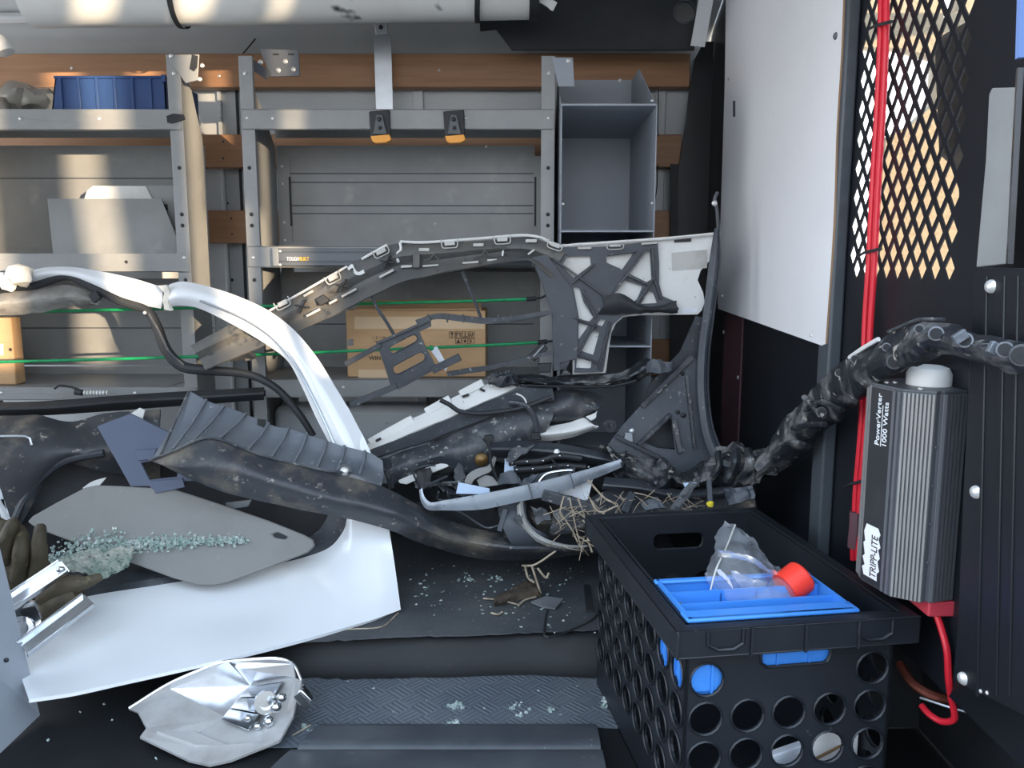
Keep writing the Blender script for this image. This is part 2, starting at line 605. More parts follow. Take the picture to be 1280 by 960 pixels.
# two rubber mats with ragged cut edges; bare black floor shows between them
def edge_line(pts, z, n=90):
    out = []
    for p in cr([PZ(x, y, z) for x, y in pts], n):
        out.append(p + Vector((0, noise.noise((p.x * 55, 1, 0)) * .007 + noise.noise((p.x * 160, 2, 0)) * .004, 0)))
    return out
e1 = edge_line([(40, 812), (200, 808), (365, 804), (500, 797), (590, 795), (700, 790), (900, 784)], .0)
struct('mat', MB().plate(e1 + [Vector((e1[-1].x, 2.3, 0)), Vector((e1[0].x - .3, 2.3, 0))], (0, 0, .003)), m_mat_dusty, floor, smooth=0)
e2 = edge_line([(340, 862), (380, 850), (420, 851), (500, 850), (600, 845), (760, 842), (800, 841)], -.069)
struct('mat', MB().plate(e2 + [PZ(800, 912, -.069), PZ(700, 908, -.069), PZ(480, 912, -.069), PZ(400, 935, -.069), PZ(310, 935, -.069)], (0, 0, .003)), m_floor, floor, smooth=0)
mb = MB()
mb.loft([[(-.30 + (1.215 - y) * -.3, y, z), (-.1, y, z), (.135, y, z)] for y, z in ((1.20, -.068), (1.19, -.060), (1.135, -.056), (1.128, -.063), (1.12, -.063), (1.11, -.053), (1.04, -.050), (.96, -.069))], n=8, m=36, t=.004)
struct('trim_1', mb, M('sill_plastic', S(56, 60, 66), 0.34, 0, S(76, 80, 84), 6, .4, .7, c3=S(120, 122, 122), s3=80, lo3=.68, hi3=.75))

mb = MB()
wp = [(2.32, 0.0), (2.32, 1.18), (2.315, 1.262), (2.27, 1.30), (2.20, 1.33), (2.17, 1.345), (2.10, 1.372), (1.98, 1.385)]
mb.loft([[(XL, y, z), (-.8, y, z), (X0 - .002, y, z)] for y, z in wp], n=6, m=40, t=.004)
wall_back = struct('wall_back', mb, m_van)
for x, w in ((P(300, 250, 2.3).x, .004), (P(292, 250, 2.3).x - .03, .012), (P(522, 120, 2.3).x, .03), (P(872, 120, 2.3).x - .1, .03)):
    struct('rib', MB().box((x - w / 2, 2.306, .02), (x + w / 2, 2.3195, 1.17)), m_van if w > .01 else m_deep, wall_back, bev=.003 if w > .01 else 0)
struct('bead', MB().tube([(XL, 2.2, 1.315), (P(400, 40, 2.2).x, 2.2, 1.315), (P(610, 40, 2.2).x, 2.2, 1.315)], .014, 10), m_van, wall_back)
struct('cable', MB().tube(L(2.29, [(303, 68), (318, 50), (331, 33)]), .0018, 6), m_deep, wall_back)
for px, py in ((276, 145), (284, 254), (290, 350)):
    struct('hole_plug', dome(P(px, py, 2.318), (0, -1, 0), .0045, 8), m_deep, wall_back)
strap_bm = MB()
for a, b, w in (((476, 30), (478, 44), .032), ((478, 44), (481, 140), .046)):
    strap_bm.bar(P(*a, 2.20 if a[1] < 60 else 2.2), P(*b, 2.205), w, .004)
strap = obj('metal_strap', strap_bm, m_steel, bev=.001, label='bent galvanised strap hanging down behind the long top wooden board', cat='strap')
obj('hole', dome(P(476, 34, 2.196), (0, -1, 0), .006, 10), m_deep, None).parent = strap
bpy.data.objects['hole'].location = Vector(bpy.data.objects['hole'].location) - strap.location

struct('ceiling', MB().box((XL, .72, 1.386), (1.9, 2.02, 1.40)), m_van)
mb = MB()
mb.box((XL, .70, -.09), (-1.0, .72, 1.40))
mb.box((.55, .70, -.75), (1.02, .72, 1.36))
mb.box((1.02, .70, -.75), (1.9, .72, .42))
mb.box((-1.0, .70, 1.34), (1.9, .72, 1.40))
struct('wall_front', mb, m_van)
mb = MB().box((-5, -9, -.77), (9, .6, -.75))
struct('outside_ground', mb, m_asphalt)  # unseen asphalt ground outside the van, bounces light
struct('window_2', MB().box((1.02, .708, .42), (1.9, .712, 1.34)), m_pane)
# unseen wall, posts and boards added behind the camera to shape the sun
mb = MB().box((-6, -2.35, -.75), (7, -2.2, .72))
sun_blocker = struct('added_sun_wall', mb, m_concrete)
for x, w in ((2.045, .10), (2.30, .045)):
    struct('post', MB().box((x - w / 2, -2.34, .72), (x + w / 2, -2.21, 1.75)), m_concrete, sun_blocker)  # added posts, each throws a shadow band on the shelves
for a, b, z0 in ((2.46, 2.585, 1.09), (2.635, 3.0, .722)):
    struct('board', MB().box((a, -2.30, z0), (b, -2.27, 1.9)), m_concrete, sun_blocker)  # added boards, spaced to leave slits of sun
    struct('post', MB().box(((a + b) / 2 - .012, -2.31, .72), ((a + b) / 2 + .012, -2.26, z0 + .05)), m_concrete, sun_blocker)

# bulkhead with the diamond mesh window
holes = []
dy, dz = .0168, .0222
row = 0
z = .664
while z < 1.33:
    y = .998 + (dy if row % 2 else 0)
    while y < 1.285:
        holes.append([(X0, y - .0118, z), (X0, y, z + .0165), (X0, y + .0118, z), (X0, y, z - .0165)])
        y += 2 * dy
    z += dz
    row += 1
mb = MB().plate([(X0, .70, .14), (X0, 1.16, .14), (X0, 1.16, -.09), (X0, 2.32, -.09), (X0, 2.32, 1.235), (X0, 2.27, 1.29), (X0, 2.2, 1.36), (X0, 2.12, 1.386), (X0, .70, 1.386)], (.002, 0, 0), holes)
wall_right = struct('wall_right', mb, m_black, smooth=0)
a = PX(1062, 200, X0)
struct('bulkhead_post', MB().box((X0 - .022, a.y - .014, -.06), (X0 - .0005, a.y + .034, 1.38)), m_post, wall_right, bev=.004)
a, b = PX(906, 450, X0).y, PX(928, 450, X0).y
struct('maroon_strip', MB().box((X0 - .004, b, -.06), (X0 - .0003, a, 1.25)), m_maroon, wall_right)
for px, py in ((925, 472), (907, 415), (1050, 455)):
    c = PX(px, py, X0)
    struct('screw', dome(c + Vector((-.004, 0, 0)), (-1, 0, 0), .005, 8), m_zinc, wall_right)
struct('added_dark_panel', MB().box((.655, .72, -.068), (.659, 1.22, .22)).box((X0 + .004, 1.20, -.068), (.655, 1.204, .22)).box((X0 + .004, .72, .216), (.655, 1.20, .22)), m_deep, wall_right)  # black panels added so the floor under the bulkhead reflects dark
# dark side flange of the bulkhead that follows the curved van wall
fl = [P(*q, 2.24) for q in ((880, 52), (868, 75), (862, 110), (858, 150), (850, 200), (845, 230), (838, 255), (838, 480), (838, 690))]
struct('side_flange', MB().plate(fl + [Vector((X0 - .002, 2.24, fl[-1].z)), Vector((X0 - .002, 2.24, fl[0].z))], (0, .008, 0)), m_black, wall_right, smooth=0)
struct('flange_fold', MB().hexa([P(838, 205, 2.235), P(848, 205, 2.235), P(848, 690, 2.235), P(838, 690, 2.235)], (0, .004, 0)), m_deep, wall_right)

# black overhead panel at the top right with a round hole
ov = L(2.1, [(600, 38), (620, 36), (640, 62), (868, 62), (872, -25), (598, -25)])
hl = circ(P(856, 15, 2.1), (1, 0, 0), (0, .05, 1), .026, 20)
mb = MB().plate(ov, (0, .01, 0), [hl])
over = struct('trim_3', mb, m_headliner, smooth=0)
ring_pts = circ(P(856, 15, 2.099), (1, 0, 0), (0, .05, 1), .027, 20)
struct('hole_rim', MB().tube(ring_pts + ring_pts[:1], .0022, 6, k=41), m_post, over)
obj('roof_strap', MB().bar(P(886, -20, 1.98), P(872, 58, 2.02), .034, .004), m_van, label='short pale strip beside the dark curved flange at top right', cat='strip')

# cab behind the mesh: driver's door with its window, a seat
op = L(2.36, [(1062, 58), (1130, 60), (1172, 72), (1170, 128), (1140, 156), (1108, 172), (1090, 345), (1056, 345)])
op2 = L(2.36, [(1172, -40), (1212, -40), (1198, 14), (1180, 22)])
frame = [(X0 + .02, 2.36, -.09), (2.0, 2.36, -.09), (2.0, 2.36, 1.6), (X0 + .02, 2.36, 1.6)]
door = struct('door_1', MB().plate(frame, (0, .05, 0), [op, op2]), m_tan, smooth=0)
struct('window_1', MB().plate(L(2.385, [(1050, 50), (1180, 60), (1180, 140), (1100, 350), (1050, 350)]), (0, .004, 0)), m_pane, smooth=0)
mb = MB()
sx = [(1196, 215, 1.75), (1172, 195, 1.75), (1166, 60, 1.75), (1176, 45, 1.75), (1205, 30, 1.75), (1240, 60, 1.75), (1250, 345, 1.75)]
mb.plate([P(*q) for q in sx] + [P(1270, 620, 1.75), P(1206, 620, 1.75), P(1200, 330, 1.75)], (0, -.14, 0))
obj('cab_seat', mb, m_seat, bev=.02, smooth=60, label='grey seat back seen through the diamond mesh', cat='seat')

# ------------------------------------------------------------------ long boards screwed to the far wall
def board(y0, y1, xa, xb, label):
    a, b = P(xa, y0, 2.26), P(xb, y1, 2.26)
    t = thing('wooden_board', (a.x, 2.26, b.z), label, 'board', None)
    obj('plank', MB().box((a.x, 2.26, b.z), (b.x, 2.30, a.z)), m_wood, t, bev=.002)
    return t


def screws(t, pts, r=.004, Y=2.26, mat=None):
    for px, py in pts:
        obj('screw', dome(P(px, py, Y), (0, -1, 0), r, 8), mat or m_zinc, t)


t = board(67, 109, -180, 862, 'long varnished board, topmost, running behind both shelf units under the roof')
screws(t, ((253, 80), (250, 99), (274, 95), (549, 88), (90, 85)), .004)
t = board(168, 209, -180, 851, 'varnished board, second from top, seen between the shelf units')
screws(t, ((279, 177), (279, 198)), .003, mat=m_deep)
t = board(263, 304, -180, 839, 'varnished board, third from top, seen between the shelf units')
screws(t, ((289, 273), (290, 293)), .003, mat=m_deep)
t = board(425, 470, 780, 839, 'short orange-lit board low behind the right-hand bin rack')

# ------------------------------------------------------------------ shelf units
SF, SBK = 1.85, 2.10


def Zof(py, Y=SF):
    return P(640, py, Y).z


def shelf_unit(name, label, xa, xb, top, trays, dr, fl_right_out=False, extra=None):
    t = thing(name, ((xa + xb) / 2, SF, 0), label, 'shelf unit')
    for sgn, x, dep in ((1, xa, .25), (-1, xb, dr)):
        mb = MB()
        prof = [(SF, top), (SF + .03, top), (SF + dep * .7, top - .10), (SF + dep, top - .16), (SF + dep, 0), (SF, 0)]
        mb.plate([(x, y, z) for y, z in prof], (sgn * .002, 0, 0))
        mb.box((x if sgn > 0 else x - .030, SF - .002, 0), (x + .030 if sgn > 0 else x, SF, top))
        mb.box((x + sgn * .028 if sgn > 0 else x - .030, SF, 0), (x + .030 if sgn > 0 else x - .028, SF + .010, top))
        sp = obj('side_panel', mb, m_shelf, t, smooth=0, bev=.0006)
        for py in (92, 148, 210, 268, 282, 322, 350):
            c = P(0, py, SF)
            if c.z < top - .01:
                obj('screw', dome((x + sgn * .014, SF - .002, c.z), (0, -1, 0), .0045, 8), m_zinc if py in (148, 322, 92) else m_deep, sp)
        # rear flange facing the front, with a dark slot
        xr = x + sgn * .006
        yr = SF + dep - .004
        if dep > .2:
            fl = obj('rear_flange', MB().box((min(xr, xr + sgn * .032), yr, 0), (max(xr, xr + sgn * .032), yr + .003, top - .18)), m_shelf, t)
            for pz in (Zof(190), Zof(270), Zof(295), Zof(215)):
                obj('screw', dome((xr + sgn * .012, yr, pz), (0, -1, 0), .0035, 8), m_zinc, fl)
            obj('slot', MB().box((xr + sgn * .030 - .002, yr - .001, Zof(275)), (xr + sgn * .030 + .003, yr + .001, Zof(205))), m_deep, fl)
    for i, (py0, py1) in enumerate(trays):
        z1, z0 = Zof(py0), Zof(py1)
        a, b = xa + .003, xb - .003
        mb = MB().box((a, SF - .004, z1 - .002), (b - (.07 if dr < .2 else 0), SBK - .006, z1))
        mb.box((a, SF - .004, z0), (b, SF - .002, z1))
        mb.box((a, SF - .004, z0), (b, SF + .008, z0 + .002))
        mb.box((a, SBK - .006, z1 - .022), (b - (.07 if dr < .2 else 0), SBK - .004, z1 + (.02 if i else 0)))
        sh = obj('shelf', mb, m_shelf, t, smooth=0, bev=.0006)
        for fx in ((.1, .45, .72) if i == 0 else (.3, .78)):
            obj('screw', dome((a + (b - a) * fx, SF - .004, (z0 + z1) / 2 + .002), (0, -1, 0), .004, 8), m_zinc if i % 2 == 0 else m_deep, sh)
    return t


LX0, LX1 = -1.39, P(229, 150, SF).x
MX0, MX1 = P(298, 72, SF).x, P(693, 200, SF).x
zt = Zof(70)
lu = shelf_unit('shelf_unit', 'grey steel shelf unit at far left holding the blue bin', LX0, LX1, zt, ((137, 163), (317, 340), (484, 500)), .11)
mu = shelf_unit('shelf_unit', 'grey steel shelf unit in the middle with two orange tipped clips on its lip', MX0, MX1, zt, ((137, 162), (308, 334), (474, 496)), .25)


def back_panel(t, xa, xb, py0, py1, ribs, mat=None):
    a, b = P(xa, py0, SBK), P(xb, py1, SBK)
    o = obj('back_panel', MB().box((a.x, SBK, b.z), (b.x, SBK + .003, a.z)), mat or m_shelf, t)
    for py in ribs:
        z = P(xa, py, SBK).z
        obj('seam', MB().box((a.x + .003, SBK - .0035, z - .0012), (b.x - .003, SBK + .001, z + .0018)), m_bracket, o, bev=.0006)
    return o


back_panel(lu, -20, 262, 182, 314, (223,))
back_panel(lu, -20, 272, 348, 456, (410,))
back_panel(mu, 345, 668, 182, 308, (217, 228, 257, 267))
back_panel(mu, 345, 668, 340, 470, (405,))
pan = obj('lower_panel', MB().box((MX0 + .004, SBK - .04, 0), (MX1 - .004, SBK - .037, Zof(520))), m_shelf, mu)
obj('wheel_box', MB().box((MX0 + .006, SBK - .13, .002), (P(540, 600, SBK - .13).x, SBK - .042, P(540, 508, SBK - .13).z)), m_van, mu, bev=.02)
screws(mu, ((544, 280), (608, 183)), .004, SBK - .002)
# dark long bar along the second shelf with yellow and white lettering
zz0, zz1 = Zof(333), Zof(309)
a, b = P(344, 320, 1.842), P(664, 320, 1.842)
bar_t = thing('drawer_bar', ((a.x + b.x) / 2, 1.84, zz0), 'dark ribbed bar with yellow and white lettering along the middle shelf lip', 'bar')
obj('rail', MB().box((a.x, 1.834, zz0 + .001), (b.x, 1.8455, zz1 - .003)), m_bracket, bar_t, bev=.002)
for k in (.25, .75):
    obj('rib', MB().box((a.x + .012, 1.832, zz0 + (zz1 - zz0) * k - .002), (b.x - .005, 1.836, zz0 + (zz1 - zz0) * k + .002)), m_post, bar_t)
obj('end_cap', MB().box((a.x - .004, 1.832, zz0), (a.x + .010, 1.8455, zz1 - .002)), m_shelf, bar_t, bev=.002)
screws(bar_t, ((350, 314), (350, 331)), .0035, 1.832)
text('lettering', 'TOUGH', .0125, P(358.5, 326, 1.8335), (1, 0, 0), (0, 0, 1), m_ink_w, bar_t, sx=.62)
text('lettering', 'BUILT', .0125, P(374.5, 326, 1.8335), (1, 0, 0), (0, 0, 1), m_yel, bar_t, sx=.66)

# clips with orange tips
for i, (px, pw) in enumerate(((474, 'left'), (567, 'right'))):
    c = P(px, 138, 1.838)
    t = thing('lip_clip', c, 'black orange tipped clip on the top shelf lip, the %s one' % pw, 'clip', 'orange tipped clips')
    q = [P(px - 13, 139, 1.838), P(px + 13, 137, 1.838), P(px + 14, 170, 1.838), P(px - 11, 172, 1.838)]
    obj('body', MB().hexa(q, (0, .006, 0)), m_deep, t, bev=.002)
    q = [P(px - 4, 143, 1.832), P(px + 4, 143, 1.832), P(px + 10, 168, 1.832), P(px - 8, 168, 1.832)]
    obj('raised_plate', MB().hexa(q, (0, .007, 0)), m_post, t, bev=.0015)
    obj('screw', dome(P(px, 149, 1.832), (0, -1, 0), .0055, 10), m_deep, t)
    obj('screw', dome(P(px + 1, 160, 1.832), (0, -1, 0), .0045, 10), m_deep, t)
    q = [P(px - 11, 170, 1.834), P(px + 13, 168, 1.834), P(px + 15, 175, 1.834), P(px + 9, 178, 1.834), P(px - 5, 179, 1.834), P(px - 9, 176, 1.834)]
    obj('orange_tip', MB().plate(q, (0, .014, 0)), m_orange, t, bev=.0015, smooth=0)

# bracket at the top left corner of the middle unit
t = thing('angle_bracket', P(348, 95, 1.9), 'dark grey angle bracket at the top left corner of the middle shelf unit', 'bracket')
obj('plate', MB().hexa(L(1.9, [(324, 61), (373, 62), (375, 95), (338, 96)]), (0, .004, 0)), m_bracket, t, bev=.001)
obj('flange', MB().bar(P(307, 75, 1.858), P(336, 95, 1.9), .02, .003), m_bracket, t)
screws(t, ((348, 88), (357, 77), (367, 87), (326, 78)), .006, 1.9)
for px in (345, 364):
    obj('slot', MB().box(P(px - 4, 69, 1.8995) , P(px + 4, 67, 1.902)), m_deep, t)
# plates at the top of the left upright
t = thing('joining_plate', P(230, 110, 1.846), 'pale bent joining plate at the top of the left unit upright', 'plate')
obj('plate', MB().hexa(L(1.844, [(206, 68), (249, 68), (247, 100), (232, 104)]), (0, .003, 0)), m_shelf, t, bev=.001)
screws(t, ((214, 70), (253, 82), (250, 99)), .005, 1.844)
obj('tab', MB().plate(L(1.842, [(240, 68), (247, 70), (246, 84), (242, 89), (237, 86)]), (0, .002, 0)), m_deep, t, smooth=0)
t = obj('black_tab', MB().plate(L(1.84, [(208, 145), (216, 142), (229, 143), (231, 149), (214, 154), (209, 153)]), (0, .004, 0)), m_deep, smooth=0, label='small black plastic tab where the blue bin shelf meets the upright', cat='tab')

# ------------------------------------------------------------------ slate bin rack right of the middle unit
def bin_rack():
    ya, yb = 1.78, 2.16
    xl, xr = P(701, 200, ya).x, P(819, 200, ya).x
    t = thing('bin_rack', ((xl + xr) / 2, (ya + yb) / 2, 0), 'tall slate grey rack of open bins right of the middle unit', 'rack')
    top = P(760, 100, yb).z
    obj('back_panel', MB().box((xl, yb, 0), (xr, yb + .002, top)), m_bin, t)
    tb = P(760, 97, yb - .01)
    prof = [(ya, P(818, 132, ya).z), (ya + .02, P(818, 128, ya).z), (yb - .12, P(804, 86, yb - .12).z), (yb, P(795, 86, yb).z - .03), (yb, 0), (ya, 0)]
    for x in (xl, xr):
        sp = obj('side_panel', MB().plate([(x, y, z) for y, z in prof], (.002, 0, 0)), m_bin, t, smooth=0)
    for py, py2 in ((131, 172), (289, 291), (433, 420), (560, 540)):
        z1, z2 = P(760, py, ya).z, P(760, py2, yb).z
        mb = MB().hexa([(xl, ya, z1), (xr, ya, z1), (xr, yb, z2), (xl, yb, z2)], (0, 0, -.002))
        mb.box((xl, ya - .001, z1 - .002), (xr, ya + .001, z1 + .002))
        obj('shelf', mb, m_bin, t, smooth=0)
    mb = MB().hexa([P(690, 72, 1.845), P(716, 72, 1.845), P(718, 108, 1.845), P(698, 108, 1.845)], (0, .002, 0))
    obj('top_tab', mb, m_bin, t)
    screws(t, ((711, 76), ), .006, 1.845)
    screws(t, ((775, 101), ), .006, yb)
    screws(t, ((815, 126), (815, 254), (704, 255)), .003, ya - .002)
    return t


bin_rack()
obj('thin_wire', MB().tube(L(2.24, [(822, 109), (823, 115), (822, 160), (823, 170)]), .0016, 6), m_deep, label='thin black wire in the gap right of the bin rack, above the board', cat='wire')
obj('thin_wire', MB().tube(L(2.24, [(823, 206), (822, 212), (821, 235), (818, 253)]), .0016, 6), m_deep, label='thin black wire right of the bin rack, below the second board', cat='wire')

# ------------------------------------------------------------------ things on the left unit
zs = Zof(137)
t = thing('storage_bin', P(140, 137, 1.95), 'ribbed blue plastic bin on the top left shelf', 'bin')
ya = 1.9
a0, a1 = P(69, 95, ya), P(206, 95, ya)
b0, b1 = P(65, 150, ya), P(209, 150, ya)
zt2 = a0.z
mb = MB()
for fy, s in ((0, 1), ):
    mb.hexa([(b0.x, ya, zs), (b1.x, ya, zs), (a1.x, ya, zt2), (a0.x, ya, zt2)], (0, .003, 0))
    mb.hexa([(b0.x, ya + .19, zs), (b1.x, ya + .19, zs), (a1.x, ya + .19, zt2), (a0.x, ya + .19, zt2)], (0, .003, 0))
mb.hexa([(b0.x, ya, zs), (b0.x, ya + .19, zs), (a0.x, ya + .19, zt2), (a0.x, ya, zt2)], (.003, 0, 0))
mb.hexa([(b1.x, ya, zs), (b1.x, ya + .19, zs), (a1.x, ya + .19, zt2), (a1.x, ya, zt2)], (-.003, 0, 0))
mb.box((b0.x, ya, zs), (b1.x, ya + .19, zs + .003))
obj('body', mb, m_binblue, t)
obj('rim', MB().box((a0.x - .003, ya - .004, zt2 - .006), (a1.x + .003, ya + .006, zt2)), m_binblue, t, bev=.002)
for k in range(6):
    f = .1 + k * .155
    x = b0.x + (b1.x - b0.x) * f
    obj('rib', MB().hexa([(x - .003, ya - .004, zs), (x + .003, ya - .004, zs), (x + .003, ya - .004, zt2 - .004), (x - .003, ya - .004, zt2 - .004)], (0, .005, 0)), m_binblue, t, bev=.001)
obj('corner_tab', MB().box((a1.x - .006, ya - .008, zt2 - .014), (a1.x + .004, ya, zt2 + .001)), m_binblue, t)
mb = MB()
for px, py, r in ((8, 126, .035), (30, 122, .045), (52, 126, .036)):
    mb.blob(P(px, py, 1.94), (r * 1.1, .05, r * .75), 14, 9, .02, 30)
zmin = min(p.z for p in mb.v)
for p in mb.v:
    p.z = max(p.z, zs + .001)
obj('plastic_bag', mb, m_bag, label='crumpled dusty clear plastic bag left of the blue bin', cat='bag')

zs2 = Zof(317)
q = L(1.93, [(44, 246), (190, 246), (229, 314), (66, 314)])
q[2].z = q[3].z = zs2 + .001
obj('divider_sheet', MB().hexa([q[0] + Vector((0, .05, 0)), q[1] + Vector((0, .05, 0)), q[2], q[3]], (0, .002, 0)), m_shelf, label='grey slanted sheet standing on the second left shelf', cat='sheet')
q = L(2.02, [(104, 250), (108, 238), (116, 232), (182, 232), (198, 262), (226, 300), (226, 311), (110, 311)])
for p in q[-2:]:
    p.z = zs2 + .001
t = thing('plastic_cover', P(150, 311, 2.02), 'off-white rounded plastic cover behind the slanted grey sheet', 'cover')
obj('panel', MB().plate(q, (0, .012, 0)), m_whitepl, t, bev=.003, smooth=0)
q = L(2.0, [(183, 232), (222, 232), (227, 300), (200, 262)])
obj('grey_sheet', MB().plate(q, (0, .003, 0)), m_shelf, t, smooth=0)
obj('sticker', MB().plate(L(1.997, [(199, 257), (209, 255), (210, 263), (203, 264)]), (0, .001, 0)), m_deep, t, smooth=0)
obj('tube_end', MB().tube(L(1.8, [(-20, 50), (0, 54), (8, 66)]), .018, 12), m_whitepl, label='white rounded end piece at the left frame edge under the roof', cat='tube end')

# ------------------------------------------------------------------ the long white tube under the roof
def long_tube():
    ax = [P(-2 + 40, -4, 1.93), P(340, -8, 1.93), P(668, -15, 1.93)]
    t = thing('long_tube', P(350, 33, 1.93), 'long scuffed white tube slung under the roof along the top', 'tube')
    rr = .068
    c = cr(ax, 40)
    mb2 = MB().tube([ax[0], ax[1], ax[2]], rr - .002, 24, k=40)
    obj('shell', mb2, m_tube, t)
    obj('torn_end', MB().loft([[p + Vector((.002, 0, 0)) for p in [c[-1] + Vector((noise.noise((a * 3., 1, 0)) * .012 + .008, math.cos(a) * (rr + .002), math.sin(a) * (rr + .002))) for a in [math.pi * 2 * i / 24 for i in range(25)]]], [c[-1] + Vector((-.012, math.cos(a) * (rr + .001), math.sin(a) * (rr + .001))) for a in [math.pi * 2 * i / 24 for i in range(25)]]], n=60, m=3, t=.001), m_deep, t)
    for px in (228, 600):
        x = P(px, 10, 1.93).x
        cc = min(c, key=lambda p: abs(p.x - x))
        ring = [Vector((x + (.006 * math.sin(a)), cc.y + math.cos(a) * (rr + .002), cc.z + math.sin(a) * (rr + .002))) for a in [math.pi * 2 * i / 24 for i in range(25)]]
        obj('strap', MB().loft([[p + Vector((-.006, 0, 0)) for p in ring], [p + Vector((.006, 0, 0)) for p in ring]], n=48, m=2, t=.0015), m_deep, t)
    return t


long_tube()
obj('torn_scrap', MB().loft([L(1.9, [(662, -8), (676, -6), (697, 2)]), L(1.9, [(668, 0), (682, 8), (690, 14)])], n=10, t=.004, amp=.004, fr=60), m_whitepl, label='small torn off-white scrap at the right end of the long tube', cat='scrap')

# ================================================================== things on the bulkhead (right)
def onX(pts, X=None):
    return [PX(p[0], p[1], X if X is not None else X0) for p in pts]


q = onX([(908, -60), (1056, -60), (1052, 60), (1046, 160), (1042, 280), (1032, 430), (1027, 432), (898, 386), (897, 378), (903, 200), (906, 100)], X0 - .024)
t = thing('whiteboard', q[7], 'plain white board screwed to the black bulkhead', 'whiteboard')
obj('board', MB().plate(q, (.006, 0, 0)), m_board, t, smooth=0)
edge = onX([(1056, -60), (1052, 60), (1046, 160), (1042, 280), (1032, 430)], X0 - .0245)
obj('raw_edge', MB().loft([edge, [p + Vector((.0055, -.0005, 0)) for p in edge]], n=20, t=.0012), m_raw, t)
for px, py, r in ((1045, 45, .006), (911, 99, .004), (903, 370, .0035), (1014, 419, .0035), (915, 385, .002)):
    c = PX(px, py, X0 - .024)
    obj('screw', dome(c, (-1, 0, 0), r, 10), m_zinc if px != 1045 else m_bracket, t)
obj('smudge_label', MB().hexa(onX([(916, 126), (919, 126), (919, 146), (916, 146)], X0 - .0243), (.0004, 0, 0)), m_post, t)
obj('bolt', MB().tube([PX(1048, 45, X0 - .02), PX(1069, 44, X0 - .002)], .0022, 6), m_deep, t)

# red cables with ties
ca = [(1101, -60), (1101, 30), (1097, 130), (1091, 230), (1086, 330), (1081, 410), (1079, 480), (1076, 540), (1070, 610), (1068, 650), (1066, 700)]
t = thing('red_cable', onX(ca, .51)[-1], 'pair of red cables running down the bulkhead past the mesh', 'cable')
obj('cable', MB().tube(onX(ca, X0 - .016), .0044, 10), m_red, t)
cb = [(p[0] + 7 - (1 if i > 5 else 0), p[1]) for i, p in enumerate(ca)]
obj('cable', MB().tube(onX(cb, X0 - .014), .0044, 10), m_red, t)
for py, px in ((30, 1103), (314, 1089), (603, 1072)):
    c0, c1 = PX(px - 9, py + 2, X0 - .022), PX(px + 12, py - 3, X0 - .020)
    obj('cable_tie', MB().bar(c0, c1, .004, .004, (-1, 0, 0)).bar(c0, PX(px - 16, py + 6, X0 - .01), .003, .003, (-1, 0, 0)), m_deep, t)
obj('sleeve', MB().tube(onX([(1071, 640), (1070, 662), (1068, 684)], X0 - .0155), .0105, 10), m_maroon, t)

# door post bracket, bolts and the silver plate above it
pts = [(1217, 344), (1226, 335), (1300, 335), (1300, 905), (1190, 850), (1196, 790), (1204, 600)]
jx = X0 - .034
t = thing('post_bracket', onX(pts, jx)[4], 'tall black bolted steel bracket at the right door post', 'bracket')
obj('plate', MB().plate(onX(pts, jx), (.032, 0, 0)), m_black, t, smooth=0, bev=.002)
for xx, x2 in ((1234, 1222), (1256, 1246), (1273, 1262)):
    obj('ridge', MB().bar(PX(xx, 345, jx), PX(x2, 870, jx), .005, .004, (-1, 0, 0)), m_black, t, bev=.001)
for px, py in ((1240, 358), (1221, 615), (1205, 848)):
    obj('bolt', dome(PX(px, py, jx), (-1, -.5, 0), .0075, 12), m_zinc, t)
for px, py in ((1226, 864), (1234, 866)):
    obj('hole_mark', dome(PX(px, py, jx), (-1, 0, 0), .0025, 8), m_zinc, t)
q = onX([(1240, 110), (1274, 109), (1266, 220), (1256, 330), (1220, 334), (1232, 200), (1236, 118)], jx + .004)
t = thing('door_plate', q[4], 'silver plate with a rounded corner on the door post above the black bracket', 'plate')
obj('plate', MB().plate(q, (.004, 0, 0)), m_shelf, t, smooth=0, bev=.001)
obj('edge_strip', MB().bar(PX(1275, 85, jx + .002), PX(1262, 330, jx + .002), .003, .006, (-1, 0, 0)), m_chrome, t)
obj('blue_strip', MB().bar(PX(1278, -30, jx), PX(1275, 73, jx), .006, .006, (-1, 0, 0)), M('dull_blue_paint', S(112, 140, 196), .5), label='blue strip at the top right edge of the door post', cat='strip')

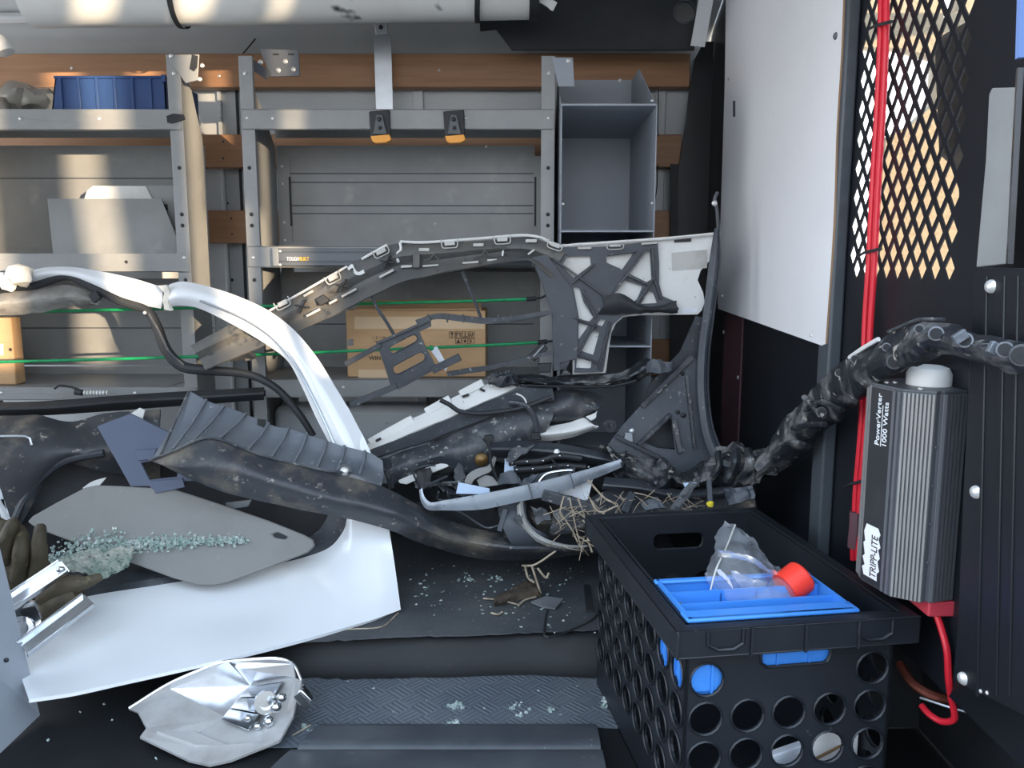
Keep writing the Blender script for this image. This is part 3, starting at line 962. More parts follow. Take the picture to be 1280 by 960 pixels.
# inverter: ribbed dark case standing against the bulkhead
def inverter():
    zt_, zb_ = P(1150, 492, .93).z, P(1150, 752, .93).z
    plan = [P(1077, 600, 1.03), P(1084, 600, 1.00), P(1110, 600, .962), P(1122, 600, .945), P(1163, 600, .925), P(1168, 600, .93), P(1173, 600, .925), P(1201, 600, .935)]
    plan = [Vector((p.x, p.y, 0)) for p in plan]
    back = [Vector((X0 - .003, .94, 0)), Vector((X0 - .003, 1.05, 0))]
    t = thing('power_inverter', (.5, .97, zb_), 'dark ribbed power inverter with white lettering on the bulkhead behind the crate', 'inverter')

    def prism(pl, a, b):
        n = len(pl)
        return MB().plate([(p.x, p.y, a) for p in pl], (0, 0, b - a))
    obj('case', prism(plan + back, zb_, zt_), m_find, t, smooth=0, bev=.001)
    obj('top_plate', prism([p * 1 for p in plan + back], zt_ + .0005, zt_ + .003), m_bracket, t, smooth=0)

    def fins(i, j, n, mat, name='fin', d=.003):
        a, b = plan[i], plan[j]
        nn = (b - a).cross(Vector((0, 0, 1))).normalized()
        if nn.y > 0: nn = -nn
        for k in range(n):
            c = a.lerp(b, (k + .5) / n)
            w = (b - a) * (.55 / n / 2)
            p, q_ = c - w - nn * .001, c + w - nn * .001
            obj(name, MB().hexa([(p.x, p.y, zb_ + .002), (q_.x, q_.y, zb_ + .002), (q_.x, q_.y, zt_ - .001), (p.x, p.y, zt_ - .001)], nn * (d + .001)), mat, t)
    fins(3, 4, 8, m_fin)
    fins(6, 7, 6, m_find)
    fins(0, 1, 2, m_fin)
    fins(2, 3, 2, m_find)
    # label face
    a, b = plan[1], plan[2]
    nn = (b - a).cross(Vector((0, 0, 1))).normalized()
    if nn.y > 0: nn = -nn
    ex = (b - a).normalized()
    obj('label_panel', MB().hexa([(a.x, a.y, zb_ + .002), (b.x, b.y, zb_ + .002), (b.x, b.y, zt_ - .002), (a.x, a.y, zt_ - .002)], nn * .0015), m_deep, t)
    wd = (b - a).length
    at = a + ex * (wd * .52) + nn * .002
    text('lettering', 'PowerVerter', .0112, (at.x, at.y, P(1097, 553, 1.0).z), (0, 0, 1), -ex, m_ink_w, t, sx=1.1)
    at = a + ex * (wd * .86) + nn * .002
    text('lettering', '1000 Watts', .0108, (at.x, at.y, P(1097, 553, 1.0).z), (0, 0, 1), -ex, m_ink_w, t, sx=1.1)
    at = a + ex * (wd * .60) + nn * .002
    obj('lettering_line', MB().hexa([(at.x, at.y, P(1097, 553, 1.0).z), (at.x + ex.x * .001, at.y + ex.y * .001, P(1097, 553, 1.0).z), (at.x + ex.x * .001, at.y + ex.y * .001, P(1097, 503, 1.0).z), (at.x, at.y, P(1097, 503, 1.0).z)], nn * .0004), m_ink_w, t)
    z1, z0 = P(1097, 652, 1.0).z, P(1097, 722, .98).z
    c = a + ex * (wd * .5) + nn * .0016
    hw = wd * .42
    logo = [(-.75, 0), (-1, .14), (-.7, .2), (-1.0, .34), (-.75, .4), (-1, .62), (-.8, .66), (-1, .84), (-.75, 1), (.6, 1), (.9, .9), (.7, .8), (1, .66), (.75, .6), (1, .45), (.75, .38), (1, .2), (.75, .14), (.8, 0)]
    obj('logo_badge', MB().plate([Vector((c.x, c.y, z0 + (z1 - z0) * v)) + ex * (hw * u) for u, v in logo], nn * .0005), m_ink_w, t, smooth=0)
    at = a + ex * (wd * .78) + nn * .0023
    text('lettering', 'TRIPP-LITE', .0165, (at.x, at.y, z0 + .002), (0, 0, 1), -ex, m_ink, t, sx=.72)
    cap = P(1160, 496, .965)
    cc = Vector((cap.x, .985, zt_ + .003))
    cc.x = P(1160, 490, .985).x
    obj('white_cap', MB().lathe(cc, (0, 0, 1), [(.026, 0), (.026, .014), (.022, .021), (.014, .024), (0.002, .0245)], 24), m_plasticw, t, smooth=30)
    for px, py, y in ((1100, 479, 1.02), (1108, 484, 1.0), (1118, 482, 1.0), (1188, 490, .98), (1150, 500, .945)):
        p = P(px, py, y)
        obj('screw', dome((min(p.x, X0 - .01), p.y, zt_ + .003), (0, 0, 1), .0035, 8), m_zinc, t)
    obj('terminal', MB().box((P(1150, 480, 1.02).x, 1.015, zt_ + .003), (P(1168, 480, 1.02).x, 1.035, zt_ + .022)), m_raw, t, bev=.002)
    for k in range(4):
        p = P(1170, 560 + k * 48, .928)
        obj('rivet', dome((P(1166, 600, .93).x, .929, p.z), (0, -1, 0), .0022, 8), m_bracket, t)
    obj('red_base', MB().box((P(1150, 760, .95).x, .93, zb_ - .020), (P(1184, 760, .95).x, 1.0, zb_ - .0005)), m_pink, t, bev=.002)
    return t


inverter()
obj('red_lead', MB().tube([P(1170, 766, .94), P(1178, 790, .93), P(1184, 815, .92), P(1186, 850, .92), P(1189, 872, .93), P(1193, 898, .935), P(1178, 902, .95), P(1162, 893, .965), P(1152, 882, .98)], .0042, 8), m_red, label='thin red lead hanging below the inverter to the floor', cat='cable')
obj('copper_hose', MB().tube([P(1125, 830, 1.04), P(1140, 853, 1.0), P(1165, 869, .98), P(1195, 874, .975), P(1218, 866, .985)], .0062, 8), m_rust, label='dull red-brown hose on the floor right of the black crate', cat='hose')
obj('grey_wire', MB().tube([P(1150, 872, .985), P(1190, 885, .955), P(1225, 895, .935), P(1247, 906, .915)], .0016, 6), m_steel, label='thin grey wire on the floor at bottom right', cat='wire')
obj('white_connector', MB().hexa(L(.915, [(1246, 905), (1253, 904), (1262, 920), (1258, 922)]), (0, .006, 0)), m_plasticw, label='tiny white connector at the end of the thin grey wire', cat='connector')

# ================================================================== car parts
# --- big grey bumper carrier across the middle
t = thing('bumper_carrier', P(560, 380, 1.70), 'large grey bumper carrier with clip pockets and white backed triangular web, spanning the middle', 'car part')
YC = 1.72
top = L(YC, [(238, 432), (300, 400), (336, 390), (385, 362), (430, 334), (487, 306), (500, 304), (560, 303), (620, 300), (660, 296), (690, 305), (712, 308)])
rid = L(YC - .012, [(244, 440), (306, 409), (344, 400), (392, 374), (438, 348), (494, 322), (506, 318), (562, 316), (622, 311), (660, 310), (684, 318), (700, 326)])
mid = L(YC, [(250, 450), (312, 420), (352, 410), (400, 384), (446, 358), (500, 332), (512, 328), (565, 323), (625, 316), (660, 318), (680, 324), (696, 336)])
bot = L(YC - .02, [(256, 462), (318, 436), (366, 414), (420, 392), (455, 374), (503, 352), (530, 346), (570, 337), (630, 327), (660, 323), (672, 330), (690, 346)])
obj('rail', MB().loft([top, rid, mid, bot], n=70, m=10, t=.004, amp=.0012, fr=30), m_carrier, t)
lip = L(YC - .006, [(500, 302), (530, 303), (600, 298), (655, 294), (680, 298), (694, 308), (715, 306), (760, 303), (830, 298), (894, 292)])
obj('white_lip', MB().tube(lip, .0030, 6), m_whitepl, t)
obj('white_lip', MB().tube(L(YC - .006, [(336, 389), (385, 361), (434, 333)]), .0025, 6), m_whitepl, t)
obj('white_lip', MB().tube(L(YC - .006, [(452, 324), (484, 306)]), .003, 6), m_whitepl, t)
obj('white_lip', MB().tube(L(YC - .008, [(500, 303), (501, 312), (496, 318), (498, 328)]), .003, 6), m_whitepl, t)


def clip_box(px, py, a, w=13, h=5.5, Y=YC - .014, mat=None, br=True):
    ca_, sa_ = math.cos(R(a)), math.sin(R(a))
    f = lambda x, y: (px + x * ca_ + y * sa_, py - x * sa_ + y * ca_)
    w /= 2; h /= 2
    o = obj('clip', MB().hexa(L(Y, [f(-w, -h), f(w, -h), f(w, h), f(-w, h)]), (0, .010, 0)), mat or m_lip, t, bev=.0008)
    if br:
        k = 3
        obj('clip_bracket', MB().tube(L(Y + .002, [f(-w - k - 1, -h - 2), f(-w - k, h + 1), f(-w - k + 2, h + k), f(w + k - 2, h + k), f(w + k, h + 1), f(w + k + 1, -h - 2)]), .0013, 5), m_lip, t)


for c in ((353, 379, 27, 12, 6), (416, 347, 27, 12, 6), (476, 314, 27, 13, 6), (562, 304, 3), (628, 299, 3), (694, 306, -20, 12), (769, 307, 2, 14, 3)):
    clip_box(*c)
for c in ((385, 367, 30, 13, 3), (391, 391, 28, 19, 3), (436, 366, 28, 21, 3), (416, 377, 28, 11, 3), (483, 342, 28, 20, 3), (530, 312, 0, 13, 4),
          (598, 306, 2, 13, 4), (664, 301, 0, 14, 4), (538, 332, 4, 20, 2.5), (588, 328, 4, 20, 2.5), (615, 325, 4, 12, 2.5), (638, 324, 4, 20, 2.5), (508, 333, 3, 14, 3),
          (731, 310, 1, 17, 3), (812, 304, 5, 20, 3)):
    clip_box(*c, br=False)
obj('hook', MB().loft([L(YC - .012, [(434, 335), (440, 330), (444, 337), (448, 340), (454, 337)]), L(YC - .012, [(436, 338), (441, 335), (443, 342), (449, 344), (456, 341)])], n=14, t=.006), m_whitepl, t)
for cx, cy, a in ((378, 383, 28), (429, 357, 28), (484, 327, 28)):
    for da in (-38, 38):
        dx, dy_ = 9 * math.cos(R(a + da)), -9 * math.sin(R(a + da))
        obj('rib', MB().bar(P(cx - dx, cy - dy_, YC - .016), P(cx + dx, cy + dy_, YC - .016), .003, .010), m_deep, t)
for pts in ([(529, 326), (536, 325), (542, 318), (548, 324)], [(593, 322), (601, 320), (607, 313), (613, 320), (620, 321)], [(628, 320), (629, 313)], [(660, 318), (668, 312)]):
    obj('rib', MB().tube(L(YC - .016, pts), .0018, 5, k=len(pts)), m_whitepl if pts[0][0] in (628, 660) else m_carrier, t)
obj('mount_block', MB().hexa(L(YC - .02, [(516, 317), (525, 317), (525, 335), (516, 335)]), (0, .02, 0)), m_carrier, t, bev=.002)
obj('mount_block', MB().hexa(L(YC - .018, [(394, 374), (404, 368), (411, 376), (400, 383)]), (0, .02, 0)), m_deep, t, bev=.002)
# white backing
wh = [(690, 306), (760, 303), (830, 299), (894, 293), (893, 312), (888, 325), (876, 338), (872, 350), (879, 366), (881, 378), (877, 388), (872, 393), (800, 394), (780, 396), (770, 404), (764, 416), (757, 466), (716, 468), (715, 400), (706, 352), (690, 330)]
obj('white_panel', MB().plate(L(YC + .006, wh), (0, .004, 0)), m_whitepl, t, smooth=0)
cells = [[(707, 320), (738, 320), (739, 331), (717, 348), (701, 331)], [(758, 320), (793, 316), (778, 337), (758, 328)],
         [(807, 314), (813, 314), (815, 349), (809, 353), (784, 341)], [(778, 348), (804, 358), (797, 374), (792, 378), (763, 368)],
         [(811, 363), (817, 365), (822, 379), (801, 380)], [(716, 357), (725, 361), (730, 378), (742, 397), (737, 402), (724, 399)],
         [(723, 403), (736, 407), (723, 426)], [(750, 399), (758, 400), (753, 408), (746, 406)], [(740, 413), (750, 415), (742, 444), (727, 439)],
         [(721, 447), (740, 452), (739, 461), (720, 460)]]
web = [(690, 308), (712, 309), (757, 308), (822, 301), (824, 330), (824, 355), (828, 370), (842, 376), (849, 386), (846, 390), (800, 391), (778, 395), (766, 406), (760, 428), (754, 465), (718, 466), (720, 440), (718, 400), (702, 352), (690, 335)]
obj('web', MB().plate(L(YC - .006, web), (0, .008, 0), [L(YC - .006, c) for c in cells]), m_web, t, smooth=0)
for a, b in (((690, 322), (757, 371)), ((807, 312), (762, 372)), ((742, 330), (715, 354)), ((780, 342), (812, 357)), ((818, 346), (794, 382)), ((815, 310), (818, 350)), ((818, 350), (826, 374)), ((716, 396), (746, 408)), ((744, 404), (722, 444)), ((722, 443), (750, 455)), ((762, 402), (748, 462)), ((702, 330), (708, 318)), ((795, 314), (760, 318)), ((728, 362), (745, 398))):
    obj('rib', MB().bar(P(*a, YC - .010), P(*b, YC - .010), .0042, .012), m_plast, t, bev=.001)
obj('dark_scab', MB().loft([L(YC - .016, [(752, 372), (775, 366), (795, 378), (815, 384), (846, 376)]), L(YC - .022, [(756, 380), (780, 380), (800, 386), (820, 387), (848, 384)]), L(YC - .014, [(748, 392), (775, 392), (800, 392), (822, 391), (848, 391)])], n=24, t=.004, amp=.003, fr=60), m_deep, t)
obj('label_patch', MB().hexa(L(YC + .004, [(840, 316), (884, 312), (884, 335), (840, 338)]), (0, .002, 0)), m_lip, t, label='pale grey worn label patch')
obj('slot', MB().hexa(L(YC + .002, [(843, 300), (864, 298), (864, 302), (843, 303)]), (0, .004, 0)), m_deep, t)
obj('slot', MB().hexa(L(YC + .004, [(852, 386), (872, 385), (872, 390), (852, 391)]), (0, .003, 0)), m_paper, t)
# solid left pillar of the web
pil = [(664, 322), (684, 318), (700, 340), (716, 362), (722, 395), (722, 448), (708, 452), (703, 462), (692, 464), (690, 392), (678, 356)]
obj('pillar', MB().plate(L(YC - .012, pil), (0, .012, 0)), m_web, t, smooth=0, bev=.001)
obj('bracket_arm', MB().loft([L(YC - .005, [(640, 398), (668, 394), (694, 386)]), L(YC - .005, [(640, 402), (668, 399), (694, 391)])], n=10, t=.005), m_plast, t)
obj('broken_edge', MB().loft([L(YC - .02, [(700, 455), (705, 462), (700, 470)]), L(YC - .02, [(712, 452), (708, 462), (714, 468)])], n=12, t=.01, amp=.004, fr=80), m_dusty, t)

# --- thin rods
for pts, lb in ((([(464, 366), (470, 382), (484, 404), (494, 421)]), 'thin dark rod leaning left on the slotted grey bracket'),
                (([(578, 339), (586, 360), (595, 380), (601, 398)]), 'thin dark strut hanging from the carrier above the cardboard box')):
    obj('thin_rod', MB().tube(L(1.715 if pts[0][0] < 500 else 1.72, pts), .0038, 6), m_plast, label=lb, cat='rod')

# --- slotted bracket in front of the box
t = thing('slotted_bracket', P(510, 485, 1.66), 'dark grey plastic bracket with two slots hanging before the cardboard box', 'bracket')
YB_ = 1.67


def ob_slot(cx, cy, a, l, w, n=6):
    out = []
    for s_, ph in ((1, -90), (-1, 90)):
        for i in range(n + 1):
            an = R(ph + 180 * i / n)
            x, y = s_ * (l / 2 - w / 2) + w / 2 * math.cos(an), w / 2 * math.sin(an)
            out.append((cx + x * math.cos(R(a)) + y * math.sin(R(a)), cy - x * math.sin(R(a)) + y * math.cos(R(a))))
    return out


out = [(471, 430), (494, 420), (525, 405), (538, 400), (539, 408), (524, 415), (532, 434), (546, 460), (522, 474), (499, 487), (489, 484), (480, 456)]
obj('plate', MB().plate(L(YB_, out), (0, .006, 0), [L(YB_, ob_slot(504, 430, 28, 38, 9)), L(YB_, ob_slot(511, 454, 28, 44, 11))]), m_plast, t, smooth=0, bev=.001)
for sl in ((504, 430, 28, 39, 10), (511, 454, 28, 45, 12)):
    pp = L(YB_ - .001, ob_slot(*sl))
    obj('slot_rim', MB().tube(pp + pp[:1], .0014, 5, k=30), m_dusty, t)
obj('top_edge', MB().bar(P(471, 429, YB_), P(539, 399, YB_), .005, .016), m_plast, t)
obj('left_arm', MB().bar(P(476, 431, YB_), P(432, 455, YB_), .011, .012), m_plast, t, bev=.001)
obj('lower_arm', MB().bar(P(496, 482, YB_), P(438, 506, YB_), .013, .013), m_plast, t, bev=.001)
obj('right_arm', MB().bar(P(540, 463, YB_), P(575, 446, YB_), .016, .010), m_plast, t, bev=.001)
obj('front_edge', MB().bar(P(498, 486, YB_ - .003), P(546, 460, YB_ - .003), .003, .006), m_dusty, t)
obj('clip', MB().hexa(L(YB_, [(434, 425), (441, 424), (441, 432), (434, 433)]), (0, .006, 0)), m_plast, t)

t = thing('jointed_strip', P(608, 402, 1.68), 'narrow jointed black plastic strip lying across the cardboard box front', 'strip')
pts = [(519, 402, 1.68), (545, 394, 1.68), (608, 400, 1.68), (640, 397, 1.69), (692, 389, 1.70)]
obj('strip', MB().loft([L(1.68, [(519, 400), (546, 392), (576, 394), (608, 397), (640, 395), (690, 387)]), L(1.68, [(521, 405), (546, 399), (576, 402), (608, 405), (640, 401), (690, 392)])], n=40, t=.005), m_plast, t, smooth=0)
for px in (536, 560, 580, 600, 624, 640):
    obj('clip', MB().hexa(L(1.677, [(px - 2, 393), (px, 393), (px, 403), (px - 2, 403)]), (0, .006, 0)), m_dusty, t)
obj('trim_strip', MB().loft([L(1.69, [(558, 465), (585, 460), (615, 456), (645, 449), (690, 438)]), L(1.69, [(560, 471), (586, 467), (616, 462), (646, 454), (690, 443)])], n=24, t=.005, amp=.001), m_plast, label='dark thin plastic strip below the cardboard box, sloping up to the right', cat='strip')
t = thing('white_tag', P(555, 462, 1.73), 'small white tag with a green tip beside the slotted bracket', 'tag')
obj('tag', MB().hexa(L(1.73, [(537, 436), (546, 433), (560, 458), (557, 464)]), (0, .002, 0)), m_paper, t)
obj('tip', dome(P(539, 435, 1.73), (0, -1, 0), .006, 10), m_green, t)
t = thing('black_latch', P(678, 440, 1.74), 'small black latch block left of the web pillar, over the lower green cord', 'latch')
obj('body', MB().bar(P(664, 448, 1.70), P(682, 432, 1.70), .018, .014), m_deep, t, bev=.002)
obj('plate', MB().hexa(L(1.70, [(672, 455), (690, 454), (688, 466), (674, 466)]), (0, .014, 0)), m_deep, t, bev=.002)
obj('clip', MB().tube(L(1.69, [(667, 446), (676, 436), (680, 432)]), .002, 5), m_steel, t)

# --- green cords
for k, (pts, lb) in enumerate((([(-60, 392), (110, 388), (320, 383), (480, 379), (600, 376), (660, 374)], 'green bungee cord, upper of the two, stretched across the lower shelf bay'),
                               ([(-60, 454), (60, 451), (205, 447), (330, 443), (480, 437), (600, 432), (674, 428)], 'green bungee cord, lower of the two, passing before the cardboard box'))):
    t = thing('bungee_cord', P(300, pts[1][1], 1.80), lb, 'cord', 'green bungee cords')
    obj('cord', MB().tube(L(1.80, pts), .0034, 8), m_green, t)
    e = pts[-1]
    obj('end_sleeve', MB().tube(L(1.80, [(e[0] - 2, e[1]), (e[0] + 10, e[1] - 1)]), .0052, 8), m_deep, t)
    obj('hook', MB().tube(L(1.80, [(e[0] + 8, e[1] - 1), (e[0] + 17, e[1] - 2), (e[0] + 24, e[1] - 6)]), .0028, 6), m_deep, t)
t = thing('spring_hook', P(95, 488, 1.81), 'black hook with a short white spring on the lowest left shelf', 'hook')
obj('hook', MB().tube(L(1.80, [(68, 486), (74, 482), (90, 484), (103, 489)]), .0028, 6), m_deep, t)
obj('collar', MB().tube(L(1.80, [(94, 490), (103, 491)]), .007, 8), m_deep, t)
for i in range(8):
    c = P(106 + i * 4, 491, 1.80)
    obj('coil', MB().lathe(c, (1, 0, 0), [(.005, -.0018), (.006, 0), (.005, .0018)], 8), m_whitepl, t)

# --- cardboard box
zb3 = Zof(474)
a, b = P(432, 388, 1.88), P(607, 388, 1.88)
t = thing('cardboard_box', ((a.x + b.x) / 2, 1.96, zb3), 'brown cardboard box with handling symbols on the middle shelf', 'box')
obj('carton', MB().box((a.x, 1.88, zb3 + .001), (b.x, 2.02, a.z)), m_card, t, bev=.003)
obj('open_flap', MB().hexa([(a.x + .02, 1.885, a.z), (b.x - .01, 1.885, a.z + .001), (b.x - .015, 1.95, a.z + .022), (a.x + .03, 1.95, a.z + .018)], (0, 0, .003)), m_card, t)


def tape(x0, y0, x1, y1):
    obj('tape', MB().hexa(L(1.8795, [(x0, y0), (x1, y0), (x1, y1), (x0, y1)]), (0, .0006, 0)), m_tape, t)


tape(443, 396, 606, 411)
tape(448, 462, 492, 474)
for i in range(4):
    x, y = 565 + i * 8.2, 418.5
    pp = L(1.8792, [(x - 3.4, y - 4), (x + 3.4, y - 4), (x + 3.4, y + 4), (x - 3.4, y + 4)])
    obj('symbol_frame', MB().tube(pp + pp[:1], .0006, 4, k=5), m_ink, t)
for i in range(3):
    x, y = 573 + i * 8.2, 426.5
    pp = L(1.8792, [(x - 3.4, y - 3.4), (x + 3.4, y - 3.4), (x + 3.4, y + 3.4), (x - 3.4, y + 3.4)])
    obj('symbol_frame', MB().tube(pp + pp[:1], .0006, 4, k=5), m_ink, t)
mb = MB()
f = lambda pts: mb.plate(L(1.8793, pts), (0, .0004, 0))
f([(563, 415.5), (567, 415.5), (565.6, 418.5), (565.4, 421), (566.6, 421.8), (563.4, 421.8), (564.6, 421), (564.4, 418.5)])
f([(570.5, 421), (571.6, 421), (571.6, 417), (570.5, 417)]); f([(574.4, 421), (575.5, 421), (575.5, 417), (574.4, 417)]); f([(570, 417), (576, 417), (576, 416), (570, 416)])
f([(578.6, 421.6), (584, 421.6), (584, 420.6), (581.8, 420.6), (581.8, 415.4), (580.8, 415.4), (580.8, 420.6), (578.6, 420.6)])
f([(586.6, 421), (588.4, 415.5), (590, 421), (589, 421), (588.4, 418), (587.6, 421)]); f([(590, 416), (591.6, 416), (591, 421), (590.4, 421)])
f([(573, 424), (575.6, 429), (570.4, 429)])
f([(579.4, 426.4), (581.2, 424), (583, 426.4), (581.2, 429)])
f([(587, 424.2), (588.6, 426.4), (587, 429), (588.2, 429), (590, 426.4), (588.2, 424.2)])
obj('symbols', mb, m_ink, t, smooth=0)
text('lettering', '1  Z  I  M', .0085, P(465, 423.5, 1.879), (1, 0, 0), (0, 0, 1), m_ink, t, sx=.95)
text('lettering', 'WIN', .014, P(461, 450, 1.879), (1, 0, 0), (0, 0, 1), m_ink, t)
obj('lettering_line', MB().hexa(L(1.8793, [(467, 426), (482, 426), (482, 426.6), (467, 426.6)]), (0, .0004, 0)), m_ink, t)
a = P(13, 397, 1.88)
t = thing('cardboard_box', (a.x - .15, 1.94, Zof(484)), 'cardboard box cut by the left picture edge on the lower left shelf', 'box')
obj('carton', MB().box((a.x - .25, 1.88, Zof(484) + .001), (a.x, 1.92, a.z)), m_card, t, bev=.003)
obj('label', MB().hexa(L(1.8793, [(-2, 430), (4, 430), (4, 444), (-2, 444)]), (0, .0006, 0)), m_paper, t)
obj('hole', dome(P(13, 437, 1.8795), (0, -1, 0), .004, 8), m_deep, t)

# --- white door panel (lies on the floor, its window frame leaning on the shelves)
t = thing('car_door', P(300, 800, 1.35), 'white painted car door with bent window frame leaning from floor to shelves', 'car door')
o_ = [(205, 363, 1.74), (213, 355, 1.735), (232, 352, 1.73), (280, 364, 1.72), (330, 385, 1.71), (365, 410, 1.70), (395, 445, 1.68), (420, 485, 1.66), (442, 522, 1.645), (460, 562, 1.63)]
c_ = [(205, 375, 1.715), (222, 368, 1.70), (250, 371, 1.695), (300, 389, 1.685), (340, 412, 1.675), (366, 438, 1.67), (388, 470, 1.65), (408, 508, 1.635), (424, 540, 1.62), (440, 575, 1.61)]
i_ = [(205, 386, 1.73), (224, 382, 1.72), (250, 386, 1.715), (295, 408, 1.705), (335, 432, 1.695), (360, 452, 1.685), (378, 485, 1.67), (394, 520, 1.655), (410, 552, 1.64), (424, 590, 1.63)]
obj('window_frame', MB().loft([L(1.7, o_), L(1.7, c_), L(1.7, i_)], n=60, m=9, t=.006), m_white, t, smooth=60)
gro = [(p[0] - 4, p[1] + 1, p[2] - .004) for p in c_[3:]]
obj('frame_groove', MB().tube(L(1.7, [(250, 376, 1.694), (300, 396, 1.686), (338, 420, 1.678), (362, 446, 1.672), (382, 480, 1.655), (402, 520, 1.638), (418, 556, 1.624)]), .0025, 6), m_steel, t)
o_ = [(-30, 342, 1.74), (30, 339, 1.74), (60, 334, 1.74), (92, 334, 1.74), (130, 340, 1.74), (170, 349, 1.74), (203, 359, 1.74)]
c_ = [(-30, 349, 1.72), (30, 347, 1.72), (60, 341, 1.72), (92, 342, 1.72), (128, 352, 1.72), (168, 366, 1.72), (203, 374, 1.72)]
i_ = [(-30, 354, 1.73), (30, 354, 1.73), (60, 348, 1.73), (88, 349, 1.73), (120, 361, 1.73), (155, 376, 1.73), (201, 386, 1.73)]
obj('frame_section', MB().loft([L(1.7, o_), L(1.7, c_), L(1.7, i_)], n=40, m=9, t=.006), m_white, t, smooth=60)
obj('torn_joint', MB().loft([L(1.715, [(199, 358), (206, 366), (203, 376), (206, 388)]), L(1.71, [(208, 356), (212, 366), (209, 378), (214, 388)])], n=14, t=.008, amp=.004, fr=80), m_whitefoam, t)
obj('torn_foam', MB().blob(P(24, 344, 1.70), (.030, .02, .024), 14, 9, .012, 45).blob(P(12, 352, 1.70), (.02, .015, .016), 10, 7, .008, 60), m_whitefoam, t)
# door skin
topr = [(14, 800, 1.34), (60, 762, 1.42), (112, 745, 1.46), (200, 731, 1.50), (300, 714, 1.545), (375, 698, 1.58), (412, 684, 1.60), (430, 662, 1.615), (438, 640, 1.62), (482, 636, 1.60)]
midr = [(24, 838, 1.24), (75, 815, 1.30), (125, 800, 1.33), (220, 783, 1.38), (310, 763, 1.45), (385, 742, 1.49), (430, 727, 1.515), (460, 712, 1.53), (476, 700, 1.54), (492, 697, 1.545)]
botr = [(x, y, PZ(x, y, .006).y - .008) for x, y in ((36, 874), (90, 866), (150, 853), (240, 833), (325, 813), (395, 795), (440, 782), (468, 774), (485, 768), (501, 762))]
obj('skin', MB().loft([L(1.5, topr), L(1.5, midr), L(1.5, botr)], n=70, m=13, t=.006), m_white, t, smooth=60)
obj('rear_pillar', MB().loft([L(1.6, [(398, 528, 1.65), (414, 560, 1.64), (428, 600, 1.63), (438, 645, 1.62)]), L(1.6, [(420, 528, 1.635), (438, 560, 1.62), (458, 600, 1.61), (464, 645, 1.60)]), L(1.6, [(445, 528, 1.645), (461, 560, 1.63), (474, 600, 1.615), (483, 642, 1.60)])], n=24, m=7, t=.006), m_white, t, smooth=60)
ins = [(100, 738, 1.475), (200, 722, 1.515), (300, 706, 1.56), (372, 690, 1.595), (404, 678, 1.612), (420, 660, 1.625), (425, 640, 1.635), (418, 600, 1.645)]
ou2 = [(p[0], p[1] + 9, p[2] - .008) for p in ins[:4]] + [(409, 685, 1.603), (428, 664, 1.617), (433, 642, 1.625), (424, 600, 1.64)]
obj('window_seal', MB().loft([L(1.5, ins), L(1.5, ou2)], n=50, m=4, t=.008), m_plast, t)
ins2 = [(100, 724, 1.50), (200, 708, 1.54), (300, 693, 1.585), (362, 680, 1.62), (392, 668, 1.635), (406, 652, 1.645), (412, 634, 1.655), (405, 600, 1.665)]
obj('inner_channel', MB().loft([L(1.5, ins2), L(1.5, [(p[0], p[1] + 1, p[2] + .002) for p in ins])], n=50, m=4, t=.004), m_plast, t)
obj('handle_slot', MB().hexa(L(1.6, [(282, 629), (314, 625), (310, 633), (284, 637)]), (0, .006, 0)), m_steel, t)
# inner trim carcass behind the window opening
obj('door_trim', MB().loft([L(1.75, [(-30, 600, 1.66), (80, 560, 1.74), (200, 540, 1.76), (300, 560, 1.75), (420, 600, 1.68)]), L(1.72, [(-30, 650, 1.62), (80, 640, 1.70), (200, 640, 1.72), (300, 640, 1.71), (415, 650, 1.67)]), L(1.66, [(-20, 720, 1.55), (80, 720, 1.6), (200, 712, 1.62), (300, 700, 1.64), (405, 672, 1.66)])], n=40, m=9, t=.006, amp=.004, fr=12), m_deep, t)

# --- grey foam tube and weatherstrip inside the frame
obj('foam_duct', MB().loft([L(1.75, [(-20, 372), (30, 362), (70, 357), (100, 360), (122, 372)]), L(1.72, [(-20, 384), (30, 376), (70, 371), (100, 372), (124, 376)]), L(1.75, [(-20, 396), (30, 393), (70, 387), (100, 381), (124, 380)])], n=30, m=9, t=.012, amp=.004, fr=25), m_foamg, label='dusty grey foam duct under the left end of the white frame', cat='foam')
t = thing('weatherstrip', P(230, 460, 1.75), 'loose black rubber weatherstrip curling down inside the white door frame', 'rubber strip')
obj('strip', MB().tube(L(1.73, [(-20, 362), (40, 358), (82, 346), (110, 356), (150, 376), (184, 388), (196, 408), (208, 438), (228, 458), (262, 463), (310, 468), (345, 485), (372, 515), (392, 545)]), [.006, .007, .008, .008, .009, .010, .010, .011, .012, .010, .0085, .008, .008, .007], 10), m_deep, t)
obj('inner_lip', MB().tube(L(1.72, [(186, 392), (199, 414), (212, 440), (230, 456)]), .003, 6), m_muddy, t)
obj('clip', MB().blob(P(181, 391, 1.72), .004, 8, 6), m_zinc, t)
obj('clip', MB().bar(P(115, 374, 1.72), P(124, 368, 1.72), .018, .012), m_deep, t)
t = obj('cut_bracket', MB().loft([L(1.74, [(255, 432), (275, 422), (298, 418), (306, 428)]), L(1.72, [(258, 446), (280, 440), (302, 436), (318, 444)]), L(1.74, [(262, 456), (284, 452), (300, 450), (312, 452)])], n=16, m=9, t=.006, amp=.004, fr=50), m_muddy, label='torn muddy plastic end left of the carrier, seen through the white frame', cat='plastic scrap')

